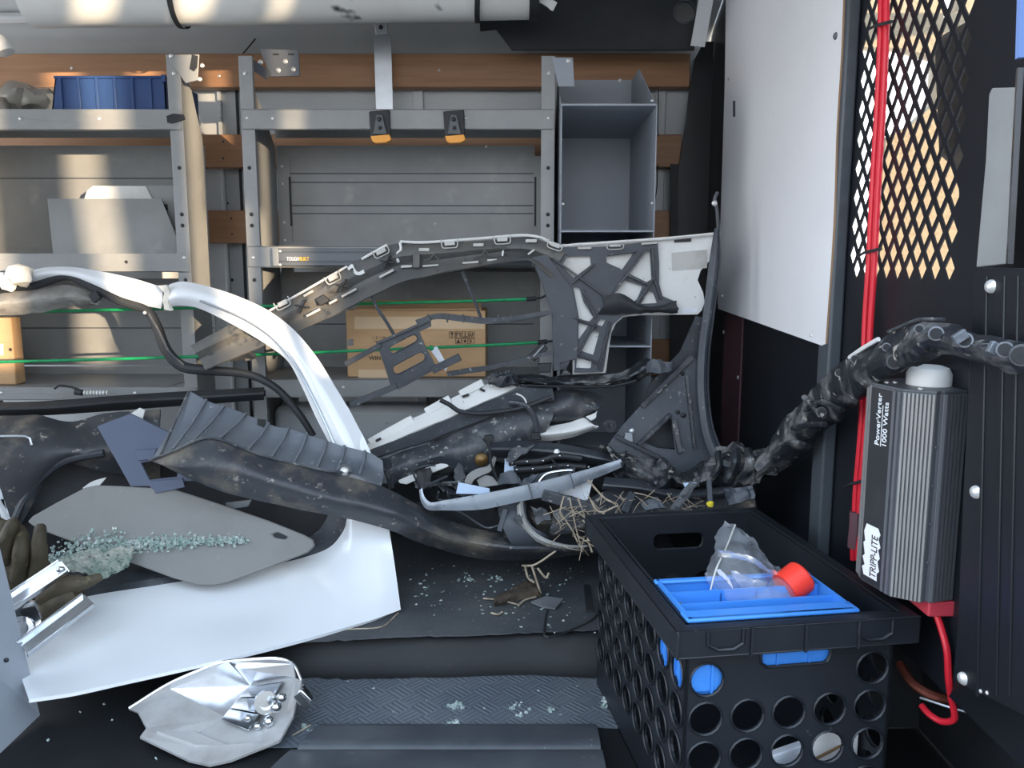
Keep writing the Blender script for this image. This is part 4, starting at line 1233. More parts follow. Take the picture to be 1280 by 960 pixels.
# --- long black bar and fascia at the left
obj('black_bar', MB().loft([L(1.77, [(-30, 503), (60, 501), (150, 494), (232, 489), (330, 484)]), L(1.75, [(-30, 512), (60, 510), (150, 502), (232, 498), (330, 492)]), L(1.77, [(-30, 521), (60, 519), (150, 513), (232, 507), (330, 500)])], n=30, m=9, t=.015), m_deep, label='long black plastic bar lying along the lowest left shelf edge', cat='bar')
t = thing('bumper_fascia', P(80, 640, 1.68), 'dusty dark bumper fascia with arched opening behind the pale grey vinyl panel', 'bumper')
r1 = L(1.72, [(-40, 522, 1.70), (40, 519, 1.71), (90, 527, 1.72), (130, 517, 1.73), (200, 512, 1.74)])
r2 = L(1.68, [(-40, 542, 1.65), (40, 540, 1.66), (90, 544, 1.68), (140, 540, 1.70), (200, 535, 1.72)])
r3 = L(1.66, [(-40, 575, 1.62), (40, 570, 1.63), (90, 566, 1.65), (140, 566, 1.68), (200, 560, 1.71)])
r4 = L(1.70, [(-40, 650, 1.62), (20, 660, 1.62), (70, 585, 1.66), (130, 590, 1.69), (200, 600, 1.71)])
obj('skin', MB().loft([r1, r2, r3, r4], n=40, m=16, t=.005, amp=.003, fr=14), m_muddy, t)
obj('arch_lip', MB().tube(L(1.65, [(16, 655, 1.61), (30, 625, 1.63), (55, 595, 1.645), (85, 575, 1.655), (130, 566, 1.67)]), .008, 8), m_plast, t)
obj('flange', MB().tube(L(1.64, [(-30, 546), (35, 546), (40, 556)]), .003, 6), m_steel, t)
obj('white_tab', MB().plate(L(1.70, [(162, 518), (174, 510), (181, 513), (178, 524), (174, 526)]), (0, .004, 0)), m_whitepl, smooth=0, label='small white plastic tab above the slate blue plastic bezel', cat='tab')
obj('white_scrap', MB().loft([L(1.64, [(103, 610), (115, 602), (132, 597)]), L(1.64, [(105, 611), (122, 608), (132, 598)])], n=10, t=.003), m_whitepl, label='small white sliver behind the top edge of the vinyl panel', cat='scrap')
obj('white_edge', MB().hexa(L(1.45, [(-8, 600), (-4, 625), (9, 650), (2, 652)]), (0, .01, 0)), m_white, label='narrow white painted edge at the left picture edge above the glove', cat='edge')

# --- slate blue plastic frame
outl = [(121, 533), (163, 517), (212, 541), (252, 562), (252, 600), (231, 602), (230, 609), (193, 617), (187, 608), (163, 608)]
hole = [(176, 579), (205, 574), (222, 590), (221, 596), (187, 600)]
t = thing('trim_bezel', P(190, 615, 1.58), 'slate blue flat plastic bezel tucked under the ribbed liner', 'bezel')
yy = lambda p: 1.66 - (p[1] - 517) * .0007
obj('frame', MB().plate([P(*p, yy(p)) for p in outl], (0, .005, 0), [[P(*p, yy(p)) for p in hole]]), m_slate, t, smooth=0, bev=.0015)
obj('raised_tab', MB().hexa([P(*p, yy(p) - .006) for p in [(168, 563), (196, 561), (190, 574), (172, 576)]], (0, .006, 0)), m_slate, t, bev=.001)
obj('lower_tab', MB().hexa([P(*p, yy(p) - .005) for p in [(187, 602), (228, 598), (231, 609), (194, 617)]], (0, .005, 0)), m_slate, t, bev=.001)

# --- grey vinyl panel (sun visor)
outl = [(34, 652), (40, 645), (70, 628), (106, 609), (120, 606), (150, 607), (218, 611), (270, 628), (335, 650), (380, 668), (391, 674), (393, 681), (384, 690), (340, 707), (285, 727), (268, 731), (247, 731), (215, 722), (160, 702), (90, 677), (45, 660)]
yv = lambda p: 1.60 - (p[1] - 606) * .0011
t = thing('vinyl_panel', P(240, 731, 1.48), 'large pale grey rounded vinyl panel lying on the white door', 'panel')
slot = [(340, 667), (347, 665), (360, 671), (356, 674), (344, 672)]
obj('panel', MB().plate([P(*p, yv(p)) for p in outl], (0, .010, -.006), [[P(*p, yv(p)) for p in slot]]), m_visor, t, smooth=0, bev=.005)
obj('slot_insert', MB().hexa([P(*p, yv(p) + .004) for p in [(338, 664), (347, 662), (364, 672), (346, 676)]], (0, .006, -.004)), m_deep, t)

# --- ribbed liner + long black valance
t = thing('splash_shield', P(500, 690, 1.56), 'long scuffed black splash shield with ribbed upper panel across the centre', 'car part')
topr = [(236, 488, 1.60), (262, 502, 1.60), (298, 514, 1.60), (326, 526, 1.60), (345, 533, 1.60), (362, 536, 1.60), (420, 555, 1.60), (462, 566, 1.60), (478, 576, 1.60)]
crs = [(190, 574, 1.50), (216, 563, 1.50), (262, 546, 1.51), (300, 559, 1.52), (330, 570, 1.525), (360, 578, 1.53), (412, 589, 1.54), (440, 590, 1.55), (477, 607, 1.55)]
obj('ribbed_panel', MB().loft([L(1.6, topr), L(1.58, [((a[0] + b[0]) / 2 + 2, (a[1] + b[1]) / 2 + 2, (a[2] + b[2]) / 2 + .012) for a, b in zip(topr, crs)]), L(1.5, crs)], n=50, m=9, t=.004, amp=.001), m_liner, t)
for fx in (.10, .19, .30, .42, .52, .62, .71, .80, .9):
    ta, tb_ = cr(L(1.6, topr), 101)[int(fx * 100)], cr(L(1.5, crs), 101)[int(fx * 100)]
    off = Vector((0, -.004, .003))
    obj('rib', MB().bar(ta + off, ta.lerp(tb_, .5) + Vector((.002, .008, .0)) + off, .005, .006).bar(ta.lerp(tb_, .5) + Vector((.002, .008, 0)) + off, tb_ + off, .005, .006), m_liner, t, bev=.001)
obj('notch', MB().hexa(L(1.592, [(322, 524), (332, 525), (330, 535), (321, 534)]), (0, .004, 0)), m_deep, t)
obj('bolt', dome(P(431, 589, 1.54), (0, -1, .2), .009, 14), m_zinc, t)
obj('bolt_washer', MB().lathe(P(431, 589, 1.543), (0, -1, .2), [(.014, 0), (.014, .002)], 16), m_plast, t)
up = [(188, 575, 1.50), (216, 564, 1.497), (262, 548, 1.506), (330, 571, 1.52), (412, 590, 1.535), (477, 608, 1.55), (520, 630, 1.57), (560, 650, 1.59), (605, 662, 1.60), (650, 668, 1.61), (705, 676, 1.61), (765, 680, 1.60)]
md = [(205, 582, 1.485), (240, 585, 1.475), (285, 588, 1.475), (345, 604, 1.48), (420, 625, 1.49), (480, 638, 1.50), (525, 656, 1.51), (565, 672, 1.53), (610, 682, 1.54), (655, 685, 1.55), (708, 687, 1.555), (765, 686, 1.56)]
bt = [(192, 578, 1.50), (268, 611, 1.50), (300, 620, 1.50), (350, 632, 1.505), (430, 648, 1.515), (482, 661, 1.53), (522, 677, 1.55), (560, 690, 1.57), (610, 700, 1.59), (660, 699, 1.60), (708, 695, 1.60), (765, 690, 1.59)]
obj('valance', MB().loft([L(1.5, up), L(1.5, md), L(1.5, bt)], n=80, m=13, t=.005, amp=.0025, fr=14), m_muddy, t)
obj('front_lip', MB().tube(L(1.49, [(187, 575, 1.497), (216, 564, 1.493), (262, 547, 1.502), (330, 570, 1.516), (412, 589, 1.53), (440, 591, 1.54)]), .0028, 6), m_dusty, t)
obj('end_lip', MB().tube(L(1.55, [(236, 489, 1.595), (218, 530, 1.55), (201, 568, 1.50)]), .0025, 6), m_dusty, t)

# --- torn bumper cover with white edge
t = thing('bumper_cover', P(580, 590, 1.64), 'torn black bumper cover with white upper edge in the middle of the pile', 'bumper')
we = [(457, 556), (485, 540), (514, 524), (535, 514), (562, 499), (590, 487), (626, 474)]
wb = [(462, 562), (495, 549), (530, 534), (565, 520), (600, 504), (628, 492), (645, 483)]
obj('white_edge', MB().loft([L(1.72, we), L(1.69, wb)], n=40, m=4, t=.004, amp=.001, fr=40), m_whitepl, t)
for a, b in (((462, 553), (516, 523)), ((532, 515), (563, 498)), ((575, 493), (604, 478))):
    obj('white_tab', MB().bar(P(*a, 1.715), P(*b, 1.715), .017, .008), m_whitepl, t, bev=.002)
for a, b in (((470, 551), (476, 548)), ((578, 496), (586, 493)), ((600, 486), (606, 489))):
    obj('dark_slot', MB().bar(P(*a, 1.706), P(*b, 1.706), .005, .004), m_deep, t)
k1 = [(460, 563, 1.69), (495, 550, 1.69), (530, 536, 1.69), (565, 521, 1.69), (600, 506, 1.69), (645, 488, 1.69), (690, 478, 1.70)]
k2 = [(468, 572, 1.665), (505, 560, 1.665), (540, 549, 1.665), (572, 536, 1.665), (605, 524, 1.665), (648, 508, 1.67), (692, 500, 1.68)]
obj('upper_band', MB().loft([L(1.69, k1), L(1.665, k2)], n=36, m=4, t=.005, amp=.002, fr=30), m_plast, t)
k3 = [(474, 576, 1.675), (510, 562, 1.675), (545, 551, 1.675), (576, 538, 1.675), (608, 526, 1.675), (650, 510, 1.68), (694, 502, 1.69)]
k4 = [(482, 590, 1.64), (515, 578, 1.64), (548, 568, 1.64), (582, 560, 1.64), (612, 552, 1.65), (652, 538, 1.66), (690, 522, 1.67)]
k5 = [(490, 606, 1.655), (518, 594, 1.655), (552, 582, 1.655), (590, 592, 1.65), (612, 580, 1.655), (640, 562, 1.665), (680, 545, 1.675)]
obj('body', MB().loft([L(1.67, k3), L(1.64, k4), L(1.65, k5)], n=44, m=9, t=.005, amp=.0025, fr=24), m_dusty, t)
obj('white_flange', MB().plate(L(1.652, [(495, 595), (528, 585), (560, 573), (561, 583), (535, 594), (508, 606), (499, 604)]), (0, .006, 0)), m_whitepl, t, smooth=0, bev=.002)
obj('notch', MB().hexa(L(1.646, [(516, 586), (530, 580), (532, 592), (520, 594)]), (0, .006, 0)), m_deep, t, bev=.002)
obj('end_tab', MB().loft([L(1.65, [(474, 574), (480, 590), (486, 612)]), L(1.64, [(486, 572), (490, 590), (490, 610)])], n=10, t=.005), m_plast, t)
obj('clip', MB().hexa(L(1.636, [(605, 545), (616, 544), (617, 552), (606, 552)]), (0, .012, 0)), m_deep, t, bev=.001)

t = thing('dark_shield', P(700, 540, 1.70), 'creased dark plastic shield with a dusty peak under the crash bar', 'shield')
obj('skin', MB().loft([L(1.72, [(636, 502), (660, 492), (690, 488), (714, 487), (740, 490), (754, 496)]), L(1.685, [(638, 516), (665, 508), (695, 503), (716, 498), (738, 504), (753, 506)]), L(1.68, [(650, 526), (680, 524), (700, 520), (720, 520), (738, 516), (750, 510)]), L(1.70, [(645, 524), (676, 532), (696, 530), (720, 525), (736, 520), (748, 514)])], n=30, m=13, t=.004, amp=.003, fr=28), m_muddy, t)
obj('torn_tip', MB().loft([L(1.68, [(732, 521), (744, 516), (746, 512)]), L(1.68, [(738, 526), (744, 522), (745, 517)])], n=8, t=.004, amp=.002), m_whitepl, t)
obj('white_shell', MB().loft([L(1.69, [(624, 551), (650, 540), (680, 534), (712, 528), (730, 522), (740, 530)]), L(1.67, [(626, 551), (655, 546), (690, 542), (720, 538), (742, 532), (747, 534)]), L(1.69, [(628, 552), (660, 550), (690, 551), (718, 546), (734, 540), (747, 536)])], n=30, m=9, t=.004), m_whitepl, label='curved white plastic shell peeping out below the dark creased shield', cat='shell')

# cables among the parts
for pts, r, mt_, lb in (([(550, 500), (562, 506), (574, 514), (600, 517), (630, 514), (655, 509), (690, 496)], .005, m_deep, 'black cable looping over the torn bumper cover'),
                        ([(636, 503), (648, 504), (660, 509), (668, 522), (671, 536), (672, 544)], .006, m_plast, 'black corrugated hose dropping past the white shell'),
                        ([(645, 492), (652, 495), (656, 499), (658, 504)], .0018, m_whitepl, 'short white wire arc above the black hose'),
                        ([(592, 567), (597, 562), (608, 560), (614, 562)], .004, m_plast, 'short hooked black wire above the curved pale band')):
    obj('cable', MB().tube(L(1.655, pts), r, 8), mt_, label=lb, cat='cable')
obj('hose_plug', MB().hexa(L(1.64, [(665, 541), (675, 541), (677, 550), (664, 550)]), (0, .012, 0)), m_deep, bev=.002, label='black plug at the lower end of the corrugated hose', cat='plug')

t = thing('crash_bar', P(700, 490, 1.70), 'ragged dark crash bar with frayed foam running under the web', 'bar')
obj('bar', MB().loft([L(1.71, [(612, 470), (650, 468), (700, 470), (756, 470), (785, 462), (808, 448), (822, 452)]), L(1.68, [(614, 477), (650, 476), (700, 478), (758, 478), (788, 471), (812, 458), (824, 460)]), L(1.71, [(618, 482), (652, 481), (700, 484), (760, 484), (792, 479), (815, 467), (826, 468)])], n=50, m=9, t=.008, amp=.004, fr=60, edge_amp=.003), m_crush, t, smooth=20)
obj('lower_lip', MB().tube(L(1.69, [(650, 482), (700, 483), (764, 483), (795, 476)]), .003, 6), m_deep, t)
obj('frayed_foam', MB().blob(P(630, 474, 1.69), (.032, .02, .016), 16, 11, .014, 90), m_dusty, t)

# beam, harness strips
t = thing('support_beam', P(690, 575, 1.64), 'straight black plastic beam with pale plugs, over the silver strip', 'beam')
obj('beam', MB().loft([L(1.65, [(612, 553), (660, 551), (720, 558), (782, 572)]), L(1.62, [(610, 561), (660, 562), (720, 568), (782, 580)]), L(1.65, [(614, 572), (660, 574), (720, 578), (780, 586)])], n=24, m=9, t=.006), m_plast, t)
for px, py, r in ((696, 565, .0065), (649, 560, .005), (707, 572, .004)):
    obj('plug', MB().blob(P(px, py, 1.615), r, 10, 7), m_plasticw if px == 696 else m_zinc, t)
for k, (pts, lb) in enumerate((([(636, 579), (655, 577), (675, 576), (696, 570), (727, 573)], 'upper black harness strip with silver knobs'), ([(642, 587), (662, 586), (685, 584), (706, 582), (732, 584)], 'lower black harness strip with silver knobs'))):
    t = thing('harness_strip', P(pts[2][0], pts[2][1], 1.61), lb, 'harness', 'harness strips')
    obj('strip', MB().tube(L(1.61, pts), .0065, 8), m_deep, t)
    for p in pts[:4] if k == 0 else pts:
        obj('knob', MB().blob(P(p[0] + 4, p[1], 1.602), .0032, 8, 6), m_chrome, t)
obj('small_plate', MB().hexa(L(1.615, [(631, 574), (646, 573), (644, 592), (630, 593)]), (0, .003, 0)), m_palepl, label='small pale blue plate left of the harness strips', cat='plate')
obj('bulb_base', MB().lathe(P(602, 574, 1.64), (0, -1, .2), [(.014, 0), (.014, .01), (.006, .014)], 14), M('amber_bulb', S(96, 74, 40), .25, .6), label='small brown and gold bulb holder behind the curved pale band', cat='bulb holder')
obj('pale_band', MB().loft([L(1.60, [(580, 606), (584, 594), (596, 586), (610, 582), (617, 570)]), L(1.59, [(588, 608), (592, 600), (602, 594), (614, 588), (619, 572)])], n=24, t=.003), m_visor, label='curved pale grey plastic band left of the silver strip', cat='band')
obj('pale_wedge', MB().loft([L(1.60, [(596, 600), (606, 594), (616, 596)]), L(1.59, [(600, 610), (610, 608), (624, 606)])], n=10, t=.003), m_visor, label='pale grey wedge under the curved band', cat='scrap')
obj('grey_scrap', MB().loft([L(1.6, [(624, 592), (640, 588), (648, 596)]), L(1.585, [(622, 606), (640, 604), (655, 606)])], n=14, m=5, t=.003, amp=.004, fr=50), m_web, label='crumpled grey plastic scrap left above the silver strip', cat='scrap')
obj('clear_scrap', MB().loft([L(1.6, [(655, 598), (690, 588), (720, 584)]), L(1.585, [(650, 606), (690, 600), (716, 592)])], n=16, m=4, t=.003, amp=.001), m_web, label='flat grey lens scrap above the silver strip', cat='scrap')
obj('lens_edge', MB().tube(L(1.583, [(672, 604), (684, 592), (716, 588), (719, 596)]), .0025, 6), m_chrome, label='bright bent lens edge above the silver strip', cat='edge')

t = thing('silver_strip', P(650, 637, 1.54), 'long scuffed silver trim strip with a curled left end', 'trim strip')
sa = [(528, 610, 1.56), (530, 620, 1.555), (538, 628, 1.55), (552, 626, 1.545), (600, 618, 1.54), (650, 608, 1.54), (700, 596, 1.55), (740, 585, 1.56), (776, 574, 1.57)]
sb = [(524, 612, 1.56), (526, 626, 1.555), (534, 637, 1.55), (552, 638, 1.545), (600, 637, 1.54), (650, 627, 1.54), (700, 616, 1.55), (742, 599, 1.56), (780, 583, 1.57)]
obj('face', MB().loft([L(1.55, sa), [a.lerp(b, .5) + Vector((0, -.0012, 0)) for a, b in zip(L(1.55, sa), L(1.55, sb))], L(1.55, sb)], n=50, m=7, t=.004), m_trimsil, t)
for px in (660, 712):
    obj('seam', MB().bar(P(px, 603 - (px - 660) * .25, 1.535), P(px + 6, 624 - (px - 660) * .25, 1.535), .0025, .003), m_bracket, t)
obj('pale_plate', MB().hexa(L(1.57, [(573, 603), (612, 611), (612, 618), (570, 617)]), (0, .003, 0)), m_palepl, label='pale blue plastic plate tucked behind the silver strip', cat='plate')
obj('white_wedge', MB().plate(L(1.58, [(692, 616), (742, 596), (738, 612), (734, 627), (715, 620)]), (0, .003, 0)), m_paper, smooth=0, label='white triangular plastic wedge under the right end of the silver strip', cat='wedge')

t = thing('lamp_bezel', P(680, 690, 1.56), 'grey fog lamp bezel with half ring on the muddy shield', 'bezel')
obj('housing', MB().loft([L(1.58, [(622, 635), (640, 628), (656, 626)]), L(1.555, [(626, 652), (645, 650), (660, 652)]), L(1.55, [(636, 676), (655, 672), (680, 668)]), L(1.57, [(645, 686), (656, 687), (690, 676)])], n=16, m=10, t=.004, amp=.0015), m_web, t)
rg = [(654, 626), (655, 640), (660, 654), (672, 667), (690, 676), (712, 681), (736, 681)]
obj('ring', MB().loft([L(1.55, rg), L(1.54, [(p[0] - 4, p[1] + 3) for p in rg]), L(1.56, [(p[0] - 8, p[1] + 6) for p in rg])], n=40, m=7, t=.003), m_lip, t)
obj('tab', MB().bar(P(632, 636, 1.56), P(624, 664, 1.55), .010, .006), m_web, t, bev=.001)
obj('dark_bowl', MB().loft([L(1.60, [(656, 624), (690, 622), (735, 630)]), L(1.65, [(665, 648), (695, 650), (735, 650)]), L(1.58, [(680, 672), (705, 678), (735, 680)])], n=16, m=9, t=.003, amp=.004, fr=40), m_muddy, t)
obj('textured_bar', MB().bar(P(678, 618, 1.545), P(758, 641, 1.53), .022, .014), m_dusty, bev=.002, label='short textured black bar below the white wedge', cat='bar')

# --- right hand wheel arch bracket and strip
t = thing('arch_bracket', P(830, 590, 1.62), 'dark grey triangular moulded bracket right of the pile', 'bracket')
yb2 = lambda p: 1.68 - (p[1] - 440) * .0003
outl = [(757, 560), (778, 532), (800, 508), (838, 472), (862, 446), (874, 450), (879, 480), (881, 520), (886, 560), (892, 588), (850, 596), (800, 585)]
hole = [(806, 553), (838, 520), (844, 562), (822, 560)]
obj('plate', MB().plate([P(*p, yb2(p)) for p in outl], (0, .006, 0), [[P(*p, yb2(p)) for p in hole]]), m_arch, t, smooth=0, bev=.001)
for a, b, w in (((802, 508), (865, 446), .010), ((842, 524), (850, 566), .010), ((798, 556), (838, 518), .008), ((858, 470), (868, 560), .006), ((770, 545), (830, 575), .008)):
    obj('rib', MB().bar(P(*a, yb2(a) - .006), P(*b, yb2(b) - .006), w, .014), m_dusty, t, bev=.001)
for px, py, r in ((790, 539, .007), (854, 519, .006), (847, 515, .005), (853, 467, .005)):
    obj('boss', dome(P(px, py, yb2((px, py)) - .001), (0, -1, 0), r, 12), m_steel if px == 790 else m_deep, t)
obj('ear', MB().lathe(P(762, 532, 1.64), (.2, -1, 0), [(.014, 0), (.014, .006), (.007, .006), (.007, .001)], 14), m_dusty, t)
obj('metal_tab', MB().hexa(L(1.635, [(782, 541), (790, 542), (791, 552), (780, 551)]), (0, .004, 0)), m_steel, t)
obj('end_clip', MB().loft([L(1.66, [(808, 452), (822, 450), (842, 452)]), L(1.65, [(812, 466), (826, 466), (838, 464)])], n=12, m=6, t=.006, amp=.006, fr=70), m_web, t)
obj('back_web', MB().plate(L(1.71, [(800, 520), (812, 480), (850, 440), (870, 395), (882, 398), (876, 470), (880, 560), (800, 560)]), (0, .005, 0)), m_plast, t, smooth=0)
sl = [(893, 285, 1.70), (886, 330, 1.69), (879, 390, 1.68), (873, 440, 1.66), (872, 490, 1.64), (878, 540, 1.62), (890, 575, 1.60)]
sr = [(898, 285, 1.70), (899, 330, 1.69), (892, 390, 1.68), (886, 440, 1.66), (885, 490, 1.64), (891, 535, 1.62), (906, 573, 1.60)]
t = thing('curved_strip', P(890, 575, 1.60), 'tall curved dark plastic strip standing between the pile and the whiteboard', 'strip')
obj('strip', MB().loft([L(1.66, sl), [a.lerp(b, .5) + Vector((0, -.01, 0)) for a, b in zip(L(1.66, sl), L(1.66, sr))], L(1.66, sr)], n=40, m=7, t=.004), m_arch, t)
obj('edge', MB().tube([a + Vector((0, -.004, 0)) for a in L(1.66, sr)], .002, 6), m_plast, t)
obj('tip', MB().tube(L(1.72, [(898, 290), (896, 262), (893, 250), (897, 240)]), .004, 6), m_plast, t)
obj('top_screw', dome(P(893, 254, 1.715), (0, -1, 0), .006, 10), m_zinc, t)

# --- crumpled bar running up right across the inverter
t = thing('crumpled_bar', P(920, 600, 1.46), 'crumpled black bumper bar rising right across the inverter to the door post', 'car part')
obj('crushed_part', MB().loft([L(1.58, [(757, 560, 1.63), (800, 572, 1.61), (850, 588, 1.58), (890, 574, 1.56), (920, 556, 1.52), (948, 560, 1.46), (962, 570, 1.42)]),
                              L(1.53, [(760, 572, 1.59), (800, 588, 1.56), (850, 598, 1.54), (890, 588, 1.50), (922, 572, 1.46), (948, 574, 1.41), (968, 578, 1.37)]),
                              L(1.53, [(765, 585, 1.60), (800, 602, 1.57), (850, 606, 1.54), (890, 602, 1.50), (924, 592, 1.46), (946, 592, 1.41), (962, 592, 1.38)]),
                              L(1.57, [(775, 592, 1.63), (810, 608, 1.60), (850, 610, 1.57), (885, 612, 1.54), (920, 608, 1.49), (942, 602, 1.44), (955, 600, 1.41)])],
                             n=64, m=16, t=.006, amp=.022, fr=24), m_crush, t, smooth=14)
for a, b in (((898, 566), (886, 600)), ((918, 560), (908, 600)), ((936, 562), (928, 598)), ((868, 588), (862, 604))):
    Y_ = 1.44 + (936 - a[0]) * .0018 - .02
    obj('fold', MB().tube([P(a[0], a[1], Y_), P((a[0] + b[0]) / 2 + 6, (a[1] + b[1]) / 2, Y_ - .02), P(*b, Y_)], .008, 8, noise_amp=.004), m_crush, t, smooth=20)
tp = [(940, 572, 1.42), (962, 552, 1.39), (985, 518, 1.33), (1018, 482, 1.22), (1060, 450, 1.08), (1098, 426, 1.0), (1138, 406, .93), (1165, 399, .895), (1190, 403, .865), (1212, 416, .84), (1245, 422, .80), (1300, 432, .745)]
m1 = [(945, 584, 1.38), (972, 562, 1.35), (1000, 530, 1.28), (1034, 496, 1.165), (1070, 467, 1.03), (1104, 446, .95), (1142, 428, .885), (1165, 420, .85), (1190, 424, .82), (1214, 432, .80), (1246, 438, .765), (1300, 448, .715)]
m2 = [(948, 594, 1.385), (978, 578, 1.36), (1010, 548, 1.285), (1044, 516, 1.17), (1078, 486, 1.035), (1108, 466, .955), (1144, 450, .89), (1165, 438, .855), (1190, 440, .825), (1214, 446, .805), (1246, 450, .77), (1300, 460, .72)]
b1 = [(945, 602, 1.42), (975, 590, 1.39), (1012, 560, 1.32), (1046, 528, 1.2), (1080, 496, 1.065), (1110, 474, .985), (1145, 458, .92), (1165, 447, .885), (1190, 450, .855), (1216, 458, .835), (1248, 464, .795), (1300, 474, .74)]
obj('bar', MB().loft([L(1, tp), L(1, m1), L(1, m2), L(1, b1)], n=70, m=14, t=.005, amp=.007, fr=22), m_crush, t, smooth=18)
obj('edge_highlight', MB().tube(L(1, [(1062, 447, 1.072), (1078, 436, 1.036), (1098, 424, .995)]), .003, 6), m_whitepl, t)  # pale tubes paint the highlight along the bar's top edge
obj('edge_highlight', MB().tube(L(1, [(1110, 415, .975), (1138, 403, .925), (1150, 399, .908), (1180, 399, .873)]), .002, 6), m_dusty, t)
for px, py, Y_, r in ((1170, 417, .845, .006), (1149, 411, .885, .004), (1256, 437, .758, .006), (1277, 444, .735, .008), (1069, 449, 1.05, .0045), (1049, 466, 1.11, .0045), (1027, 515, 1.19, .006), (1118, 452, .935, .007), (1108, 434, .955, .004), (1206, 425, .807, .006)):
    obj('hole', MB().lathe(P(px, py, Y_ - .002), (-.5, -1, .1), [(r * 1.3, 0), (r * 1.3, .002), (r, .002), (r * .9, -.003)], 14), m_dusty if py > 440 else m_ring, t)
    obj('hole_core', MB().lathe(P(px, py, Y_ - .0045), (-.5, -1, .1), [(r, 0), (r, .0015)], 12), m_pit, t)
for a, b, Y_ in (((1192, 420), (1208, 418), .80), ((1238, 436), (1246, 430), .765)):
    obj('bright_clip', MB().bar(P(a[0], a[1] + 6, Y_), P(b[0], b[1] - 2, Y_), .010, .006), m_ring, t, bev=.001)
for pts in ([(1004, 512, 1.25), (1028, 502, 1.19), (1052, 512, 1.13)], [(990, 535, 1.29), (1012, 530, 1.235), (1030, 530, 1.19)], [(975, 556, 1.325), (992, 552, 1.29), (1008, 556, 1.26)], [(1004, 496, 1.25), (1020, 512, 1.2), (1030, 520, 1.185)]):
    obj('stiffener', MB().tube([p + Vector((0, -.003, 0)) for p in L(1, pts)], .0045, 6), m_crush, t)
obj('lower_trim', MB().loft([L(1.55, [(756, 596, 1.58), (800, 600, 1.57), (850, 612, 1.55), (930, 606, 1.48)]), L(1.54, [(754, 606, 1.55), (800, 610, 1.54), (850, 620, 1.52), (935, 612, 1.46)]), L(1.55, [(752, 612, 1.57), (800, 616, 1.56), (848, 628, 1.54), (930, 618, 1.48)])], n=24, m=9, t=.005), m_plast, label='smooth dark trim piece below the crumpled bar, left of the crate corner', cat='trim')
obj('small_post', MB().bar(P(780, 640, 1.5), P(790, 616, 1.52), .014, .010), m_plast, bev=.001, label='short dark peg in the straw behind the crate', cat='peg')
obj('small_post', MB().bar(P(888, 636, 1.45), P(886, 600, 1.47), .009, .008), m_web, bev=.001, label='thin grey peg under the crumpled bar', cat='peg')
obj('paper_bit', MB().hexa(L(1.46, [(854, 604), (870, 603), (874, 608), (856, 609)]), (0, .003, 0)), m_palepl, label='tiny pale blue paper bit under the crumpled bar', cat='scrap')
obj('yellow_bit', MB().blob(P(888, 630, 1.44), (.007, .005, .006), 8, 6, .003, 90), m_yellowbit, label='tiny yellow plastic bit behind the crate rim', cat='scrap')
obj('dark_bed', MB().loft([L(1.6, [(690, 640, 1.58), (760, 615, 1.58), (850, 618, 1.56), (945, 612, 1.48)]), L(1.5, [(690, 668, 1.53), (760, 645, 1.52), (850, 640, 1.5), (945, 638, 1.44)])], n=24, m=6, t=.01, amp=.01, fr=24), m_muddy, label='flattened muddy lining under the straw behind the crate', cat='lining')
obj('pile_shade_sheet', MB().loft([L(1.7, [(478, 604, 1.69), (560, 592, 1.69), (640, 574, 1.69), (700, 560, 1.70), (800, 560, 1.70)]), L(1.7, [(488, 640, 1.71), (560, 632, 1.71), (640, 622, 1.71), (700, 615, 1.71), (800, 610, 1.70)]), L(1.66, [(500, 668, 1.68), (560, 680, 1.68), (640, 684, 1.68), (700, 680, 1.67), (780, 670, 1.66)])], n=40, m=13, t=.006, amp=.016, fr=22), m_pit, smooth=18, label='crumpled black sheet standing for the shade deep inside the pile behind the silver strip', cat='lining')  # black sheet put in for the shade between the parts
t = thing('wire_bundle', P(560, 610, 1.63), 'bundle of thin dark wires left of the pale curved band', 'wires')
random.seed(11)
for k in range(9):
    x0, y0 = random.uniform(515, 560), random.uniform(596, 616)
    pp = [(x0, y0)]
    for _ in range(4):
        x0 += random.uniform(-6, 22); y0 += random.uniform(-14, 12)
        pp.append((min(x0, 625), min(max(y0, 582), 624)))
    obj('wire', MB().tube([P(p[0], p[1], 1.63 + random.uniform(-.02, .02)) for p in pp], random.uniform(.0018, .0035), 6), m_plast if k % 3 else m_dusty, t)
